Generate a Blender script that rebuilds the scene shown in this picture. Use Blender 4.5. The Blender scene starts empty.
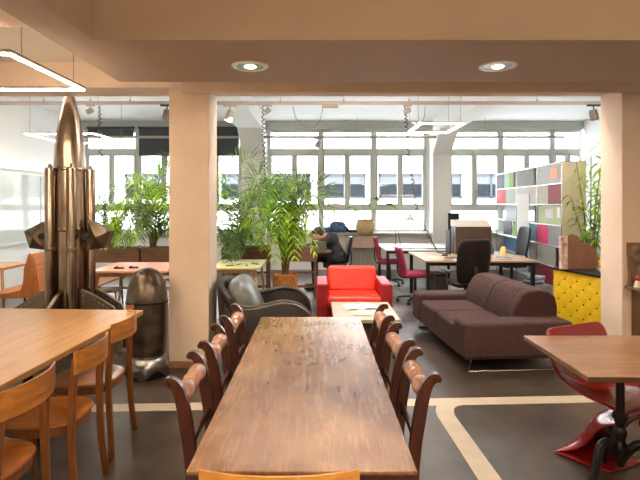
import bpy, math, random
from mathutils import Vector, Matrix, Euler
sc = bpy.context.scene
COL = sc.collection
R = math.radians
PI = math.pi
rnd = random.Random(7)

# ------------------------------------------------------------------ materials
def _nt(name):
    m = bpy.data.materials.new(name); m.use_nodes = True
    nt = m.node_tree; b = nt.nodes['Principled BSDF']
    return m, nt, b

def rgb(c):
    """sRGB 0-255 -> linear"""
    f = lambda v: (v/255/12.92) if v/255 <= .04045 else ((v/255+.055)/1.055)**2.4
    return (f(c[0]), f(c[1]), f(c[2]), 1)

def mat(name, c, rough=.5, metal=0, var=.12, scale=6, bump=0, bscale=60, c2=None, coat=0, rvar=0, stretch=(1,1,1), spec=None):
    m, nt, b = _nt(name)
    N, L = nt.nodes, nt.links
    tc = N.new('ShaderNodeTexCoord'); mp = N.new('ShaderNodeMapping'); mp.inputs['Scale'].default_value = stretch
    L.new(tc.outputs['Object'], mp.inputs['Vector'])
    n = N.new('ShaderNodeTexNoise'); n.inputs['Scale'].default_value = scale; n.inputs['Detail'].default_value = 5
    L.new(mp.outputs[0], n.inputs['Vector'])
    r = N.new('ShaderNodeValToRGB'); L.new(n.outputs['Fac'], r.inputs[0])
    a = rgb(c); k = rgb(c2) if c2 else tuple(v*(1-var*2) for v in a[:3])+(1,)
    r.color_ramp.elements[0].position = .35; r.color_ramp.elements[0].color = k
    r.color_ramp.elements[1].position = .65; r.color_ramp.elements[1].color = a
    L.new(r.outputs[0], b.inputs['Base Color'])
    b.inputs['Roughness'].default_value = rough; b.inputs['Metallic'].default_value = metal
    if spec is not None: b.inputs['Specular IOR Level'].default_value = spec
    if coat:
        b.inputs['Coat Weight'].default_value = coat; b.inputs['Coat Roughness'].default_value = .12
    if rvar:
        mr = N.new('ShaderNodeMapRange'); mr.inputs['To Min'].default_value = rough-rvar; mr.inputs['To Max'].default_value = rough+rvar
        L.new(n.outputs['Fac'], mr.inputs['Value']); L.new(mr.outputs[0], b.inputs['Roughness'])
    if bump:
        n2 = N.new('ShaderNodeTexNoise'); n2.inputs['Scale'].default_value = bscale; n2.inputs['Detail'].default_value = 4
        L.new(mp.outputs[0], n2.inputs['Vector'])
        bp = N.new('ShaderNodeBump'); bp.inputs['Strength'].default_value = bump; bp.inputs['Distance'].default_value = .01
        L.new(n2.outputs['Fac'], bp.inputs['Height']); L.new(bp.outputs[0], b.inputs['Normal'])
    return m

def wood(name, c1, c2, axis='y', rough=.4, scale=5, plank=0, across='x', coat=0, pvar=.35, wear=None, wearamt=.5, spec=None, ramp=(.3,.68), rv=(-.08,.12)):
    """grain runs along AXIS; PLANK: board width across ACROSS"""
    m, nt, b = _nt(name)
    N, L = nt.nodes, nt.links
    tc = N.new('ShaderNodeTexCoord')
    mp = N.new('ShaderNodeMapping'); s = [14, 14, 14]; s['xyz'.index(axis)] = 1.2
    mp.inputs['Scale'].default_value = s
    L.new(tc.outputs['Object'], mp.inputs['Vector'])
    n = N.new('ShaderNodeTexNoise'); n.inputs['Scale'].default_value = scale; n.inputs['Detail'].default_value = 8; n.inputs['Roughness'].default_value = .65
    n.inputs['Distortion'].default_value = .6
    L.new(mp.outputs[0], n.inputs['Vector'])
    r = N.new('ShaderNodeValToRGB'); L.new(n.outputs['Fac'], r.inputs[0])
    r.color_ramp.elements[0].position = ramp[0]; r.color_ramp.elements[0].color = rgb(c2)
    r.color_ramp.elements[1].position = ramp[1]; r.color_ramp.elements[1].color = rgb(c1)
    out = r.outputs[0]
    if plank:
        sep = N.new('ShaderNodeSeparateXYZ'); L.new(tc.outputs['Object'], sep.inputs[0])
        d = N.new('ShaderNodeMath'); d.operation = 'DIVIDE'; d.inputs[1].default_value = plank
        L.new(sep.outputs[across.upper()], d.inputs[0])
        fl = N.new('ShaderNodeMath'); fl.operation = 'FLOOR'; L.new(d.outputs[0], fl.inputs[0])
        wn = N.new('ShaderNodeTexWhiteNoise'); wn.noise_dimensions = '1D'; L.new(fl.outputs[0], wn.inputs['W'])
        fr = N.new('ShaderNodeMath'); fr.operation = 'FRACT'; L.new(d.outputs[0], fr.inputs[0])
        lt_ = N.new('ShaderNodeMath'); lt_.operation = 'LESS_THAN'; lt_.inputs[1].default_value = min(.06, .005/plank); L.new(fr.outputs[0], lt_.inputs[0])
        sc_ = N.new('ShaderNodeMath'); sc_.operation = 'MULTIPLY'; sc_.inputs[1].default_value = pvar*2; sc_.use_clamp = True; L.new(wn.outputs['Value'], sc_.inputs[0])
        m1 = N.new('ShaderNodeMix'); m1.data_type = 'RGBA'; m1.inputs[7].default_value = tuple(v*.5 for v in rgb(c2)[:3])+(1,)
        L.new(sc_.outputs[0], m1.inputs[0]); L.new(out, m1.inputs[6])
        m2 = N.new('ShaderNodeMix'); m2.data_type = 'RGBA'; m2.inputs[7].default_value = tuple(v*.5 for v in rgb(c2)[:3])+(1,)
        L.new(lt_.outputs[0], m2.inputs[0]); L.new(m1.outputs[2], m2.inputs[6])
        out = m2.outputs[2]
    if wear:
        nw = N.new('ShaderNodeTexNoise'); nw.inputs['Scale'].default_value = 2.2; nw.inputs['Detail'].default_value = 7; nw.inputs['Roughness'].default_value = .7
        L.new(tc.outputs['Object'], nw.inputs['Vector'])
        rw = N.new('ShaderNodeMapRange'); rw.inputs['From Min'].default_value = .42; rw.inputs['From Max'].default_value = .68; rw.inputs['To Max'].default_value = wearamt
        L.new(nw.outputs['Fac'], rw.inputs['Value'])
        mx = N.new('ShaderNodeMix'); mx.data_type = 'RGBA'; mx.inputs[7].default_value = rgb(wear)
        L.new(rw.outputs[0], mx.inputs[0]); L.new(out, mx.inputs[6]); out = mx.outputs[2]
    L.new(out, b.inputs['Base Color'])
    mr2 = N.new('ShaderNodeMapRange'); mr2.inputs['To Min'].default_value = rough+rv[0]; mr2.inputs['To Max'].default_value = rough+rv[1]
    L.new(n.outputs['Fac'], mr2.inputs['Value']); L.new(mr2.outputs[0], b.inputs['Roughness'])
    bp = N.new('ShaderNodeBump'); bp.inputs['Strength'].default_value = .03; bp.inputs['Distance'].default_value = .002
    L.new(n.outputs['Fac'], bp.inputs['Height']); L.new(bp.outputs[0], b.inputs['Normal'])
    if coat:
        b.inputs['Coat Weight'].default_value = coat; b.inputs['Coat Roughness'].default_value = .15
    if spec is not None: b.inputs['Specular IOR Level'].default_value = spec
    return m

def emit(name, c, s):
    m, nt, b = _nt(name)
    b.inputs['Base Color'].default_value = (1,1,1,1)
    b.inputs['Emission Color'].default_value = (c[0],c[1],c[2],1); b.inputs['Emission Strength'].default_value = s
    return m

def glass(name, tint=(1,1,1), refl=.5):
    m, nt, b = _nt(name)
    N, L = nt.nodes, nt.links
    N.remove(b)
    t = N.new('ShaderNodeBsdfTransparent'); t.inputs[0].default_value = (*tint,1)
    g = N.new('ShaderNodeBsdfGlossy'); g.inputs['Roughness'].default_value = .02
    f = N.new('ShaderNodeFresnel'); f.inputs[0].default_value = 1.45
    mu = N.new('ShaderNodeMath'); mu.operation = 'MULTIPLY'; mu.inputs[1].default_value = refl
    L.new(f.outputs[0], mu.inputs[0])
    mx = N.new('ShaderNodeMixShader'); L.new(mu.outputs[0], mx.inputs[0]); L.new(t.outputs[0], mx.inputs[1]); L.new(g.outputs[0], mx.inputs[2])
    L.new(mx.outputs[0], N['Material Output'].inputs[0])
    return m

def leafmat(name, c, c2):
    m, nt, b = _nt(name)
    N, L = nt.nodes, nt.links
    tc = N.new('ShaderNodeTexCoord'); n = N.new('ShaderNodeTexNoise'); n.inputs['Scale'].default_value = 9
    L.new(tc.outputs['Object'], n.inputs['Vector'])
    r = N.new('ShaderNodeValToRGB'); L.new(n.outputs['Fac'], r.inputs[0])
    r.color_ramp.elements[0].position = .38; r.color_ramp.elements[0].color = rgb(c2)
    r.color_ramp.elements[1].position = .62; r.color_ramp.elements[1].color = rgb(c)
    L.new(r.outputs[0], b.inputs['Base Color']); b.inputs['Roughness'].default_value = .38
    tr = N.new('ShaderNodeBsdfTranslucent'); L.new(r.outputs[0], tr.inputs[0])
    mx = N.new('ShaderNodeMixShader'); mx.inputs[0].default_value = .5
    L.new(b.outputs[0], mx.inputs[1]); L.new(tr.outputs[0], mx.inputs[2]); L.new(mx.outputs[0], N['Material Output'].inputs[0])
    return m

M = {}
M['paint'] = mat('wall_paint', (236,226,214), .7, var=.02, scale=3, bump=.03, bscale=90)
M['paintw'] = mat('white_paint', (242,242,240), .65, var=.01, scale=3)
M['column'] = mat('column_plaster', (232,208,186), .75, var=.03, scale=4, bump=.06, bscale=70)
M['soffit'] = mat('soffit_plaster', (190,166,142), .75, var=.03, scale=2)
M['frame'] = mat('window_frame_paint', (205,208,200), .45, var=.03)
M['lintel'] = mat('lintel_paint', (196,200,193), .6, var=.03)
M['glass'] = glass('window_glass')
M['oak'] = wood('aged_table_wood', (142,94,54), (84,52,28), 'y', .25, 3.0, plank=.37, across='x', pvar=.1, wear=(184,148,108), wearamt=.75, spec=.7, ramp=(.2,.8), rv=(-.02,.06))
M['stripwood'] = wood('strip_table_wood', (202,158,104), (172,124,74), 'y', .30, 3, plank=.15, across='x', pvar=.22)
M['pinewood'] = wood('desk_wood', (186,160,130), (156,130,102), 'x', .45, 3)
M['bent'] = wood('bentwood_brown', (136,80,36), (90,48,20), 'z', .32, 3, coat=.3)
M['bentseat'] = wood('bentwood_seat', (172,104,44), (130,74,28), 'x', .3, 3, coat=.4)
M['bentrail'] = wood('bentwood_rail', (186,122,60), (146,88,38), 'y', .28, 2, coat=.4)
M['bentlight'] = wood('bentwood_honey', (214,150,70), (176,112,46), 'y', .3, 3, coat=.4)
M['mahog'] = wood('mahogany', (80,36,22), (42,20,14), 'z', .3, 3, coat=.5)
M['mahogl'] = wood('mahogany_sheen', (186,142,120), (126,84,66), 'y', .3, 3, coat=.4)  # pale tone puts the gloss of the crest rails into the colour
M['bistro'] = wood('bistro_table_wood', (164,120,84), (104,70,46), 'x', .3, 3, plank=.19, across='y', pvar=.2)
M['greywood'] = wood('bleached_wood', (206,190,170), (160,140,120), 'x', .5, 3, plank=.16, across='y', pvar=.15)
M['palewood'] = wood('pale_timber', (206,166,116), (176,132,84), 'z', .5, 3)
M['planter'] = wood('planter_timber', (140,102,78), (98,68,50), 'x', .6, 3)
M['orangeply'] = wood('orange_plywood', (208,138,80), (176,104,54), 'y', .45, 3, plank=.075, across='z', pvar=.15)
M['benchend'] = wood('bench_end_wood', (182,112,54), (150,84,36), 'z', .45, 3)
M['shelfwood'] = wood('shelf_wood', (120,78,52), (84,52,34), 'x', .5, 3)
M['brownwood'] = wood('brown_board', (146,104,76), (118,80,58), 'z', .6, 3)
M['leather'] = mat('black_leather', (32,25,22), .42, var=.25, scale=9, bump=.2, bscale=45, rvar=.08, spec=.3)
M['leatherg'] = mat('worn_grey_leather', (120,124,120), .3, var=.3, scale=4, bump=.25, bscale=40, c2=(72,74,70))
M['piping'] = mat('leather_piping', (112,100,88), .4, var=.2)
M['redleather'] = mat('red_leather', (240,66,46), .36, var=.1, scale=4, bump=.35, bscale=9, c2=(222,46,36))
M['redside'] = mat('dark_red_leather', (168,28,34), .45, var=.1, bump=.1)
M['sofa'] = mat('brown_wool', (80,60,60), .95, var=.12, scale=30, bump=.25, bscale=220, spec=.15)
M['chrome'] = mat('chrome', (200,200,200), .18, 1, var=.05)
M['steel'] = mat('brushed_steel', (160,160,158), .3, 1, var=.1)
M['rocket'] = mat('worn_bronze_metal', (196,178,158), .25, 1, var=.2, scale=5, c2=(138,120,104), bump=.05, bscale=14, stretch=(1,1,.35), rvar=.06)
M['rockettube'] = mat('tube_metal', (190,170,150), .2, 1, var=.2, scale=4, c2=(122,104,90), stretch=(1,1,.3))
M['rocketfin'] = mat('fin_metal', (150,134,114), .35, 1, var=.2, scale=5)
M['bomb'] = mat('dark_patina_metal', (122,108,94), .28, .9, var=.2, scale=7, c2=(84,74,64))
M['black'] = mat('black_plastic', (28,28,30), .45, var=.1)
M['castiron'] = mat('cast_iron', (38,34,32), .45, .5, var=.2, bump=.2, bscale=40)
M['redplastic'] = mat('red_gloss_plastic', (132,14,14), .22, var=.06, coat=.6)
M['maroon'] = mat('maroon_fabric', (150,40,72), .9, var=.1, scale=40)
M['white'] = mat('white_laminate', (232,234,234), .35, var=.02)
M['yellow'] = mat('yellow_upholstery', (240,196,20), .6, var=.06, scale=14)
M['usmsteel'] = mat('shelf_chrome', (190,192,192), .25, 1, var=.04)
M['basket'] = mat('woven_basket', (226,200,150), .8, c2=(176,146,100), var=.2, scale=30, bump=.8, bscale=35, stretch=(1,1,3))
M['orangepot'] = mat('orange_bark_pot', (206,138,74), .7, var=.2, scale=20, bump=.6, bscale=30, c2=(164,98,48))
M['terracotta'] = mat('terracotta', (150,92,64), .8, var=.1)
M['radiator'] = mat('radiator_enamel', (214,206,190), .4, var=.03)
M['radbox'] = mat('radiator_box_board', (198,170,152), .6, var=.05)
M['soil'] = mat('soil', (64,48,36), .95, var=.3, bump=.5)
M['paper'] = mat('paper', (232,230,224), .7, var=.03)
M['screen'] = mat('dark_screen_back', (70,54,46), .45, var=.06)
M['cable'] = mat('black_cable', (42,42,46), .4, var=.05)
M['cablegrey'] = mat('grey_cable', (150,146,142), .5, var=.05)
M['track'] = mat('track_aluminium', (172,162,152), .5, 0, var=.04)
M['led'] = emit('led_strip', (1,.81,.58), 34)
M['ledlow'] = emit('led_strip_far', (1,.86,.72), 15)
M['bulb'] = emit('spot_lens', (1,.93,.84), 6)
M['downlens'] = emit('downlight_lens', (1,.84,.66), 3)
M['leaf'] = leafmat('palm_leaf', (158,200,76), (96,146,52))
M['leafd'] = leafmat('dark_palm_leaf', (130,152,98), (84,112,70))
M['leafy'] = leafmat('young_leaf', (204,232,66), (146,194,52))
M['stem'] = mat('plant_stem', (126,112,62), .6, var=.2, scale=10)
M['bark'] = mat('palm_bark', (120,96,66), .85, var=.25, scale=14, bump=.6, bscale=20)
M['skin'] = mat('skin', (214,164,138), .5, var=.04)
M['hair'] = mat('brown_hair', (62,44,36), .5, var=.2, scale=20, bump=.6, bscale=60)
M['jacket'] = mat('charcoal_wool', (48,48,54), .9, var=.1, scale=30)
M['trouser'] = mat('dark_trousers', (36,38,46), .9, var=.1)
M['bluejacket'] = mat('blue_denim', (96,126,168), .85, var=.2, scale=14, c2=(60,84,124), bump=.4, bscale=12)
M['blind'] = mat('roller_blind_grey', (74,80,84), .8, var=.04)
M['facade'] = mat('facade_render', (246,246,246), .8, var=.02, scale=.5)
M['facwin'] = mat('facade_window_glass', (22,27,32), .5, var=.2, scale=1.2, spec=.1)
M['facframe'] = mat('facade_window_frame', (32,37,43), .5, var=.03)
M['pavement'] = mat('street_paving', (190,190,188), .85, var=.05)
def col(name, c, rough=.5, **k):
    if name not in M: M[name] = mat(name, c, rough, var=.05, **k)
    return M[name]

def floor_mat():
    m, nt, b = _nt('polished_floor'); N, L = nt.nodes, nt.links
    tc = N.new('ShaderNodeTexCoord')
    n = N.new('ShaderNodeTexNoise'); n.inputs['Scale'].default_value = 1.6; n.inputs['Detail'].default_value = 9; n.inputs['Roughness'].default_value = .65
    L.new(tc.outputs['Object'], n.inputs['Vector'])
    r = N.new('ShaderNodeValToRGB'); L.new(n.outputs['Fac'], r.inputs[0])
    r.color_ramp.elements[0].position = .35; r.color_ramp.elements[0].color = rgb((44,36,31))
    r.color_ramp.elements[1].position = .7; r.color_ramp.elements[1].color = rgb((86,73,63))
    L.new(r.outputs[0], b.inputs['Base Color'])
    n2 = N.new('ShaderNodeTexNoise'); n2.inputs['Scale'].default_value = 5; n2.inputs['Detail'].default_value = 8
    L.new(tc.outputs['Object'], n2.inputs['Vector'])
    mr = N.new('ShaderNodeMapRange'); mr.inputs['To Min'].default_value = .22; mr.inputs['To Max'].default_value = .46
    L.new(n2.outputs['Fac'], mr.inputs['Value']); L.new(mr.outputs[0], b.inputs['Roughness'])
    bp = N.new('ShaderNodeBump'); bp.inputs['Strength'].default_value = .06; bp.inputs['Distance'].default_value = .004
    L.new(n2.outputs['Fac'], bp.inputs['Height']); L.new(bp.outputs[0], b.inputs['Normal'])
    return m
M['floor'] = floor_mat()

# ------------------------------------------------------------------ mesh builder
class MB:
    def __init__(s): s.v = []; s.f = []
    def add(s, vs, fs):
        o = len(s.v); s.v += [tuple(p) for p in vs]; s.f += [tuple(i+o for i in f) for f in fs]; return s
    def box(s, x0, x1, y0, y1, z0, z1, T=None):
        vs = [Vector((x,y,z)) for z in (z0,z1) for y in (y0,y1) for x in (x0,x1)]
        if T is not None: vs = [T @ p for p in vs]
        return s.add(vs, [(0,2,3,1),(4,5,7,6),(0,1,5,4),(2,6,7,3),(0,4,6,2),(1,3,7,5)])
    def cbox(s, c, d, T=None):
        return s.box(c[0]-d[0]/2, c[0]+d[0]/2, c[1]-d[1]/2, c[1]+d[1]/2, c[2]-d[2]/2, c[2]+d[2]/2, T)
    def tube(s, path, rad, n=8, cap=True, closed=False):
        path = [Vector(p) for p in path]; m = len(path)
        if not isinstance(rad, (list, tuple)): rad = [rad]*m
        vs = []; prev = None
        for i, p in enumerate(path):
            if closed: t = path[(i+1) % m]-path[i-1]
            else: t = path[min(i+1, m-1)]-path[max(i-1, 0)]
            t = t.normalized() if t.length > 1e-9 else Vector((0,0,1))
            if prev is None:
                a = Vector((0,0,1)) if abs(t.z) < .9 else Vector((1,0,0))
                u = t.cross(a).normalized()
            else:
                u = (prev - t*prev.dot(t)); u = u.normalized() if u.length > 1e-6 else t.orthogonal().normalized()
            prev = u; w = t.cross(u)
            r = rad[i]; ru, rw = (r if isinstance(r, tuple) else (r, r))
            for k in range(n):
                a = 2*PI*k/n; vs.append(p+u*math.cos(a)*ru+w*math.sin(a)*rw)
        fs = []
        for i in range(m if closed else m-1):
            j = (i+1) % m
            for k in range(n):
                fs.append((i*n+k, i*n+(k+1) % n, j*n+(k+1) % n, j*n+k))
        if cap and not closed:
            fs.append(tuple(range(n-1, -1, -1))); fs.append(tuple((m-1)*n+k for k in range(n)))
        return s.add(vs, fs)
    def sweep(s, pts, w, t, side=(0,1,0)):
        """rectangle section swept along pts: T along SIDE, W in the plane of the path"""
        pts = [Vector(p) for p in pts]; sd = Vector(side).normalized(); m = len(pts); vs = []
        for i, p in enumerate(pts):
            d = (pts[min(i+1, m-1)]-pts[max(i-1, 0)]).normalized(); u = d.cross(sd).normalized()
            ww = w[i] if isinstance(w, (list, tuple)) else w; tt = t[i] if isinstance(t, (list, tuple)) else t
            vs += [p+u*ww/2+sd*tt/2, p-u*ww/2+sd*tt/2, p-u*ww/2-sd*tt/2, p+u*ww/2-sd*tt/2]
        fs = []
        for i in range(m-1):
            for k in range(4): fs.append((i*4+k, i*4+(k+1) % 4, (i+1)*4+(k+1) % 4, (i+1)*4+k))
        fs += [(3,2,1,0), tuple((m-1)*4+k for k in range(4))]
        return s.add(vs, fs)
    def lathe(s, prof, c=(0,0,0), n=24, axis='z', cap=True):
        vs = []
        for (r, h) in prof:
            for k in range(n):
                a = 2*PI*k/n; x, y = r*math.cos(a), r*math.sin(a)
                p = (x, y, h) if axis == 'z' else ((x, h, y) if axis == 'y' else (h, x, y))
                vs.append((p[0]+c[0], p[1]+c[1], p[2]+c[2]))
        fs = []
        for i in range(len(prof)-1):
            for k in range(n): fs.append((i*n+k, i*n+(k+1) % n, (i+1)*n+(k+1) % n, (i+1)*n+k))
        if cap: fs += [tuple(range(n-1, -1, -1)), tuple((len(prof)-1)*n+k for k in range(n))]
        return s.add(vs, fs)
    def prism(s, poly, h0, h1, axis='y', T=None):
        """polygon in the two other axes extruded along AXIS from h0 to h1"""
        n = len(poly); vs = []
        for h in (h0, h1):
            for (a, b) in poly:
                p = Vector((a, h, b)) if axis == 'y' else (Vector((h, a, b)) if axis == 'x' else Vector((a, b, h)))
                vs.append(T @ p if T is not None else p)
        fs = [tuple(range(n)), tuple(range(2*n-1, n-1, -1))]
        for k in range(n): fs.append((k, n+k, n+(k+1) % n, (k+1) % n))
        return s.add(vs, fs)
    def ell(s, c, r, nu=14, nv=9, T=None, e=1.0):
        vs = []; sg = lambda v: math.copysign(abs(v)**e, v)
        for j in range(1, nv):
            ph = -PI/2+PI*j/nv
            for k in range(nu):
                a = 2*PI*k/nu
                vs.append(Vector((r[0]*sg(math.cos(ph))*sg(math.cos(a)), r[1]*sg(math.cos(ph))*sg(math.sin(a)), r[2]*sg(math.sin(ph)))))
        vs += [Vector((0,0,-r[2])), Vector((0,0,r[2]))]
        vs = [((T @ p) if T is not None else p)+Vector(c) for p in vs]
        fs = []; b = (nv-1)*nu
        for j in range(nv-2):
            for k in range(nu): fs.append((j*nu+k, j*nu+(k+1) % nu, (j+1)*nu+(k+1) % nu, (j+1)*nu+k))
        for k in range(nu):
            fs.append((b, (k+1) % nu, k)); fs.append((b+1, (nv-2)*nu+k, (nv-2)*nu+(k+1) % nu))
        return s.add(vs, fs)
    def grid(s, P, closed=False):
        """P[i][j] points -> quad sheet"""
        a, b = len(P), len(P[0]); vs = [p for r in P for p in r]; fs = []
        for i in range(a-1):
            for j in range(b-1): fs.append((i*b+j, i*b+j+1, (i+1)*b+j+1, (i+1)*b+j))
        return s.add(vs, fs)
    def build(s, name, m, parent=None, bevel=0, smooth=True, seg=2, sub=0, solid=0, remesh=0):
        me = bpy.data.meshes.new(name); me.from_pydata(s.v, [], s.f); me.update()
        import bmesh
        bm = bmesh.new(); bm.from_mesh(me); bmesh.ops.recalc_face_normals(bm, faces=bm.faces); bm.to_mesh(me); bm.free()
        if smooth:
            me.shade_smooth()
            if not sub and not remesh: me.set_sharp_from_angle(angle=R(38))
        me.materials.append(M[m] if isinstance(m, str) else m)
        o = bpy.data.objects.new(name, me); COL.objects.link(o)
        if parent is not None: o.parent = parent
        if solid:
            k = o.modifiers.new('s', 'SOLIDIFY'); k.thickness = solid; k.offset = 0
        if remesh:
            k = o.modifiers.new('r', 'REMESH'); k.mode = 'VOXEL'; k.voxel_size = remesh; k.use_smooth_shade = True
            k = o.modifiers.new('c', 'CORRECTIVE_SMOOTH') if False else o.modifiers.new('c', 'SMOOTH'); k.iterations = 4
        if bevel:
            k = o.modifiers.new('b', 'BEVEL'); k.width = bevel; k.segments = seg; k.limit_method = 'ANGLE'; k.angle_limit = R(40); k.harden_normals = False
        if sub:
            k = o.modifiers.new('d', 'SUBSURF'); k.levels = sub; k.render_levels = sub
        return o

def tag(o, label=None, cat=None, group=None, kind=None):
    if label: o['label'] = label
    if cat: o['category'] = cat
    if group: o['group'] = group
    if kind: o['kind'] = kind
    return o
def empty(name, loc=(0,0,0), rz=0, label=None, cat=None, group=None):
    o = bpy.data.objects.new(name, None); COL.objects.link(o); o.empty_display_size = .1
    o.location = loc; o.rotation_euler = (0,0,rz)
    return tag(o, label, cat, group)
def copy_tree(o, parent=None, loc=None, rz=None, label=None, group=None):
    c = o.copy(); COL.objects.link(c)
    if parent is not None: c.parent = parent
    if loc is not None: c.location = loc
    if rz is not None: c.rotation_euler = (0,0,rz)
    if label: c['label'] = label
    if group: c['group'] = group
    for ch in list(o.children): copy_tree(ch, c)
    return c
def place(o, loc, rz=0):
    o.location = loc; o.rotation_euler = (0,0,rz); return o
def struct(name, mb, m, **k):
    return tag(mb.build(name, m, **k), kind='structure')
def arc(p0, p1, h, n=9, up=(0,0,1)):
    p0, p1, up = Vector(p0), Vector(p1), Vector(up)
    return [p0.lerp(p1, t/(n-1)) + up*h*4*(t/(n-1))*(1-t/(n-1)) for t in range(n)]
def bez(p0, p1, p2, p3, n=12):
    P = [Vector(p) for p in (p0,p1,p2,p3)]; out = []
    for i in range(n):
        t = i/(n-1); out.append(P[0]*(1-t)**3+P[1]*3*t*(1-t)**2+P[2]*3*t*t*(1-t)+P[3]*t**3)
    return out
def cat_mull(pts, per=5):
    P = [Vector(p) for p in pts]; P = [2*P[0]-P[1]]+P+[2*P[-1]-P[-2]]; out = []
    for i in range(1, len(P)-2):
        for k in range(per):
            t = k/per
            out.append(.5*((2*P[i])+(-P[i-1]+P[i+1])*t+(2*P[i-1]-5*P[i]+4*P[i+1]-P[i+2])*t*t+(-P[i-1]+3*P[i]-3*P[i+1]+P[i+2])*t**3))
    out.append(P[-2]); return out

# ================================================================== SETTING
YB = 12.0           # inner face of the window wall
ZC = 3.57           # ceiling of the daylit hall
XL, XR = -5.7, 6.4
struct('floor', MB().box(XL-.3, XR+.3, -4.3, YB+.3, -.15, 0), 'floor', smooth=False)
struct('ceiling', MB().box(XL-.3, XR+.3, 5.25, YB+.4, ZC, ZC+.2), 'paintw', smooth=False)
tag(struct('ceiling_dining', MB().box(XL-.3, XR+.3, -4.3, 5.25, 2.97, 3.15), 'paint', smooth=False))
struct('wall_behind', MB().box(XL-.3, XR+.3, -4.3, -4.0, 0, 3.0), 'paint', smooth=False)
struct('wall_right', MB().box(XR, XR+.3, -4.0, YB, 0, ZC), 'paintw', smooth=False)
# left wall with its row of pale glazed panels
struct('wall_left', MB().box(XL-.3, XL, -4.0, YB, 0, ZC), 'paintw', smooth=False)
M['wallglass'] = mat('back_painted_glass', (214,222,220), .08, var=.06, scale=1.5)
pan = MB()
for k in range(5): pan.box(XL, XL+.02, 4.1+k*1.55, 5.6+k*1.55, .85, 2.15)
struct('trim_1', pan, 'wallglass', smooth=False)
struct('trim_2', MB().box(XL, XL+.05, 4.0, YB, 2.22, 2.42).box(XL, XL+.035, 4.0, YB, .80, .85), 'white', smooth=False)
# beams of the dining side
struct('beam', MB().box(XL, XR, 4.85, 5.25, 2.72, ZC+.1), 'column', smooth=False)
struct('beam.001', MB().box(XL, -1.63, 2.87, 3.18, 2.72, 2.97), 'column', smooth=False)
# dropped soffit round the recess above the big table
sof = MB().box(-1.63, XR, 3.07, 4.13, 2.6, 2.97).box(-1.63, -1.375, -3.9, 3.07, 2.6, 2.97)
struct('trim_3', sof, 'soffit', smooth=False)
struct('trim_4', MB().box(-1.3, XR, 4.80, 4.85, 2.66, 2.78), 'column', bevel=.01)
# columns
c1 = struct('column', MB().box(-1.436, -1.05, 4.85, 5.24, .06, 2.72), 'column', bevel=.006)
struct('baseboard_left', MB().box(-1.44, -1.046, 4.846, 5.244, 0, .06), mat('column_base', (170,120,88), .6))
struct('column.001', MB().box(2.96, 3.8, 4.85, 5.22, 0, 2.72), 'column', bevel=.006)
# beams and pillars of the daylit hall
struct('beam.002', MB().box(2.69, 3.11, 5.25, 11.62, 3.24, ZC), 'paintw', smooth=False)
struct('beam.003', MB().box(-1.74, -1.2, 5.25, 11.62, 3.24, ZC), 'paintw', smooth=False)
for i, (a, b) in enumerate(((-1.74, -1.2), (2.69, 3.11))):
    m = MB().box(a, b, 11.6, YB, 0, 3.24)
    m.prism([(11.6, 2.75), (11.6, 3.24), (10.9, 3.24)], a, b, 'x')
    struct('column.%03d' % (i+2), m, 'paintw', bevel=.005)
# window wall: parapet, lintel, windows
struct('wall_back', MB().box(XL, XR, YB, YB+.3, 0, .9), 'paintw', smooth=False)
struct('wall_lintel', MB().box(XL, XR, YB, YB+.3, 3.36, ZC), 'lintel', smooth=False)
struct('trim_5', MB().box(XL, XR, YB-.22, YB, .86, .91), 'white', bevel=.008)
bays = [(-5.58,-4.32), (-4.32,-3.06), (-3.06,-1.80), (-1.18,.096), (.096,1.37), (1.37,2.64), (3.16,4.43), (4.43,5.68), (5.68,6.4)]
struct('wall_stub', MB().box(XL, -5.58, YB, YB+.3, .9, 3.36).box(-1.80, -1.18, YB+.02, YB+.3, .9, 3.36).box(2.64, 3.16, YB+.02, YB+.3, .9, 3.36), 'paintw', smooth=False)
for i, (a, b) in enumerate(bays):
    w = empty('window_%d' % (i+1), ((a+b)/2, YB+.1, .9)); tag(w, kind='structure')
    h = (b-a)/2; H = 3.36-.9; m = MB()
    t = .065
    m.box(-h, -h+t, -.05, .05, 0, H).box(h-t, h, -.05, .05, 0, H)
    m.box(-h+t, h-t, -.05, .05, 0, .06).box(-h+t, h-t, -.05, .05, H-.06, H)
    m.box(-h+t, h-t, -.055, .05, .51, .64).box(-h+t, h-t, -.055, .05, 1.87, 2.01)
    m.box(-.035, .035, -.05, .04, .64, 1.87)
    for s in (-1, 1):                       # casement sashes
        x0, x1 = sorted((s*.035, s*(h-t)))
        m.box(x0, x0+.03, -.065, .02, .64, 1.87).box(x1-.03, x1, -.065, .02, .64, 1.87).box(x0+.03, x1-.03, -.065, .02, .64, .675).box(x0+.03, x1-.03, -.065, .02, 1.83, 1.87)
    m.box(-.012, .012, -.095, -.055, 1.9, 1.96)
    m.build('window_frame', 'frame', w, bevel=.005, seg=1)
    MB().box(-h+t, h-t, -.004, .004, .06, .51).box(-h+t, -.035, -.004, .004, .64, 1.87).box(.035, h-t, -.004, .004, .64, 1.87).box(-h+t, h-t, -.004, .004, 2.01, H-.06).build('window_pane', 'glass', w, smooth=False)
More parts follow.
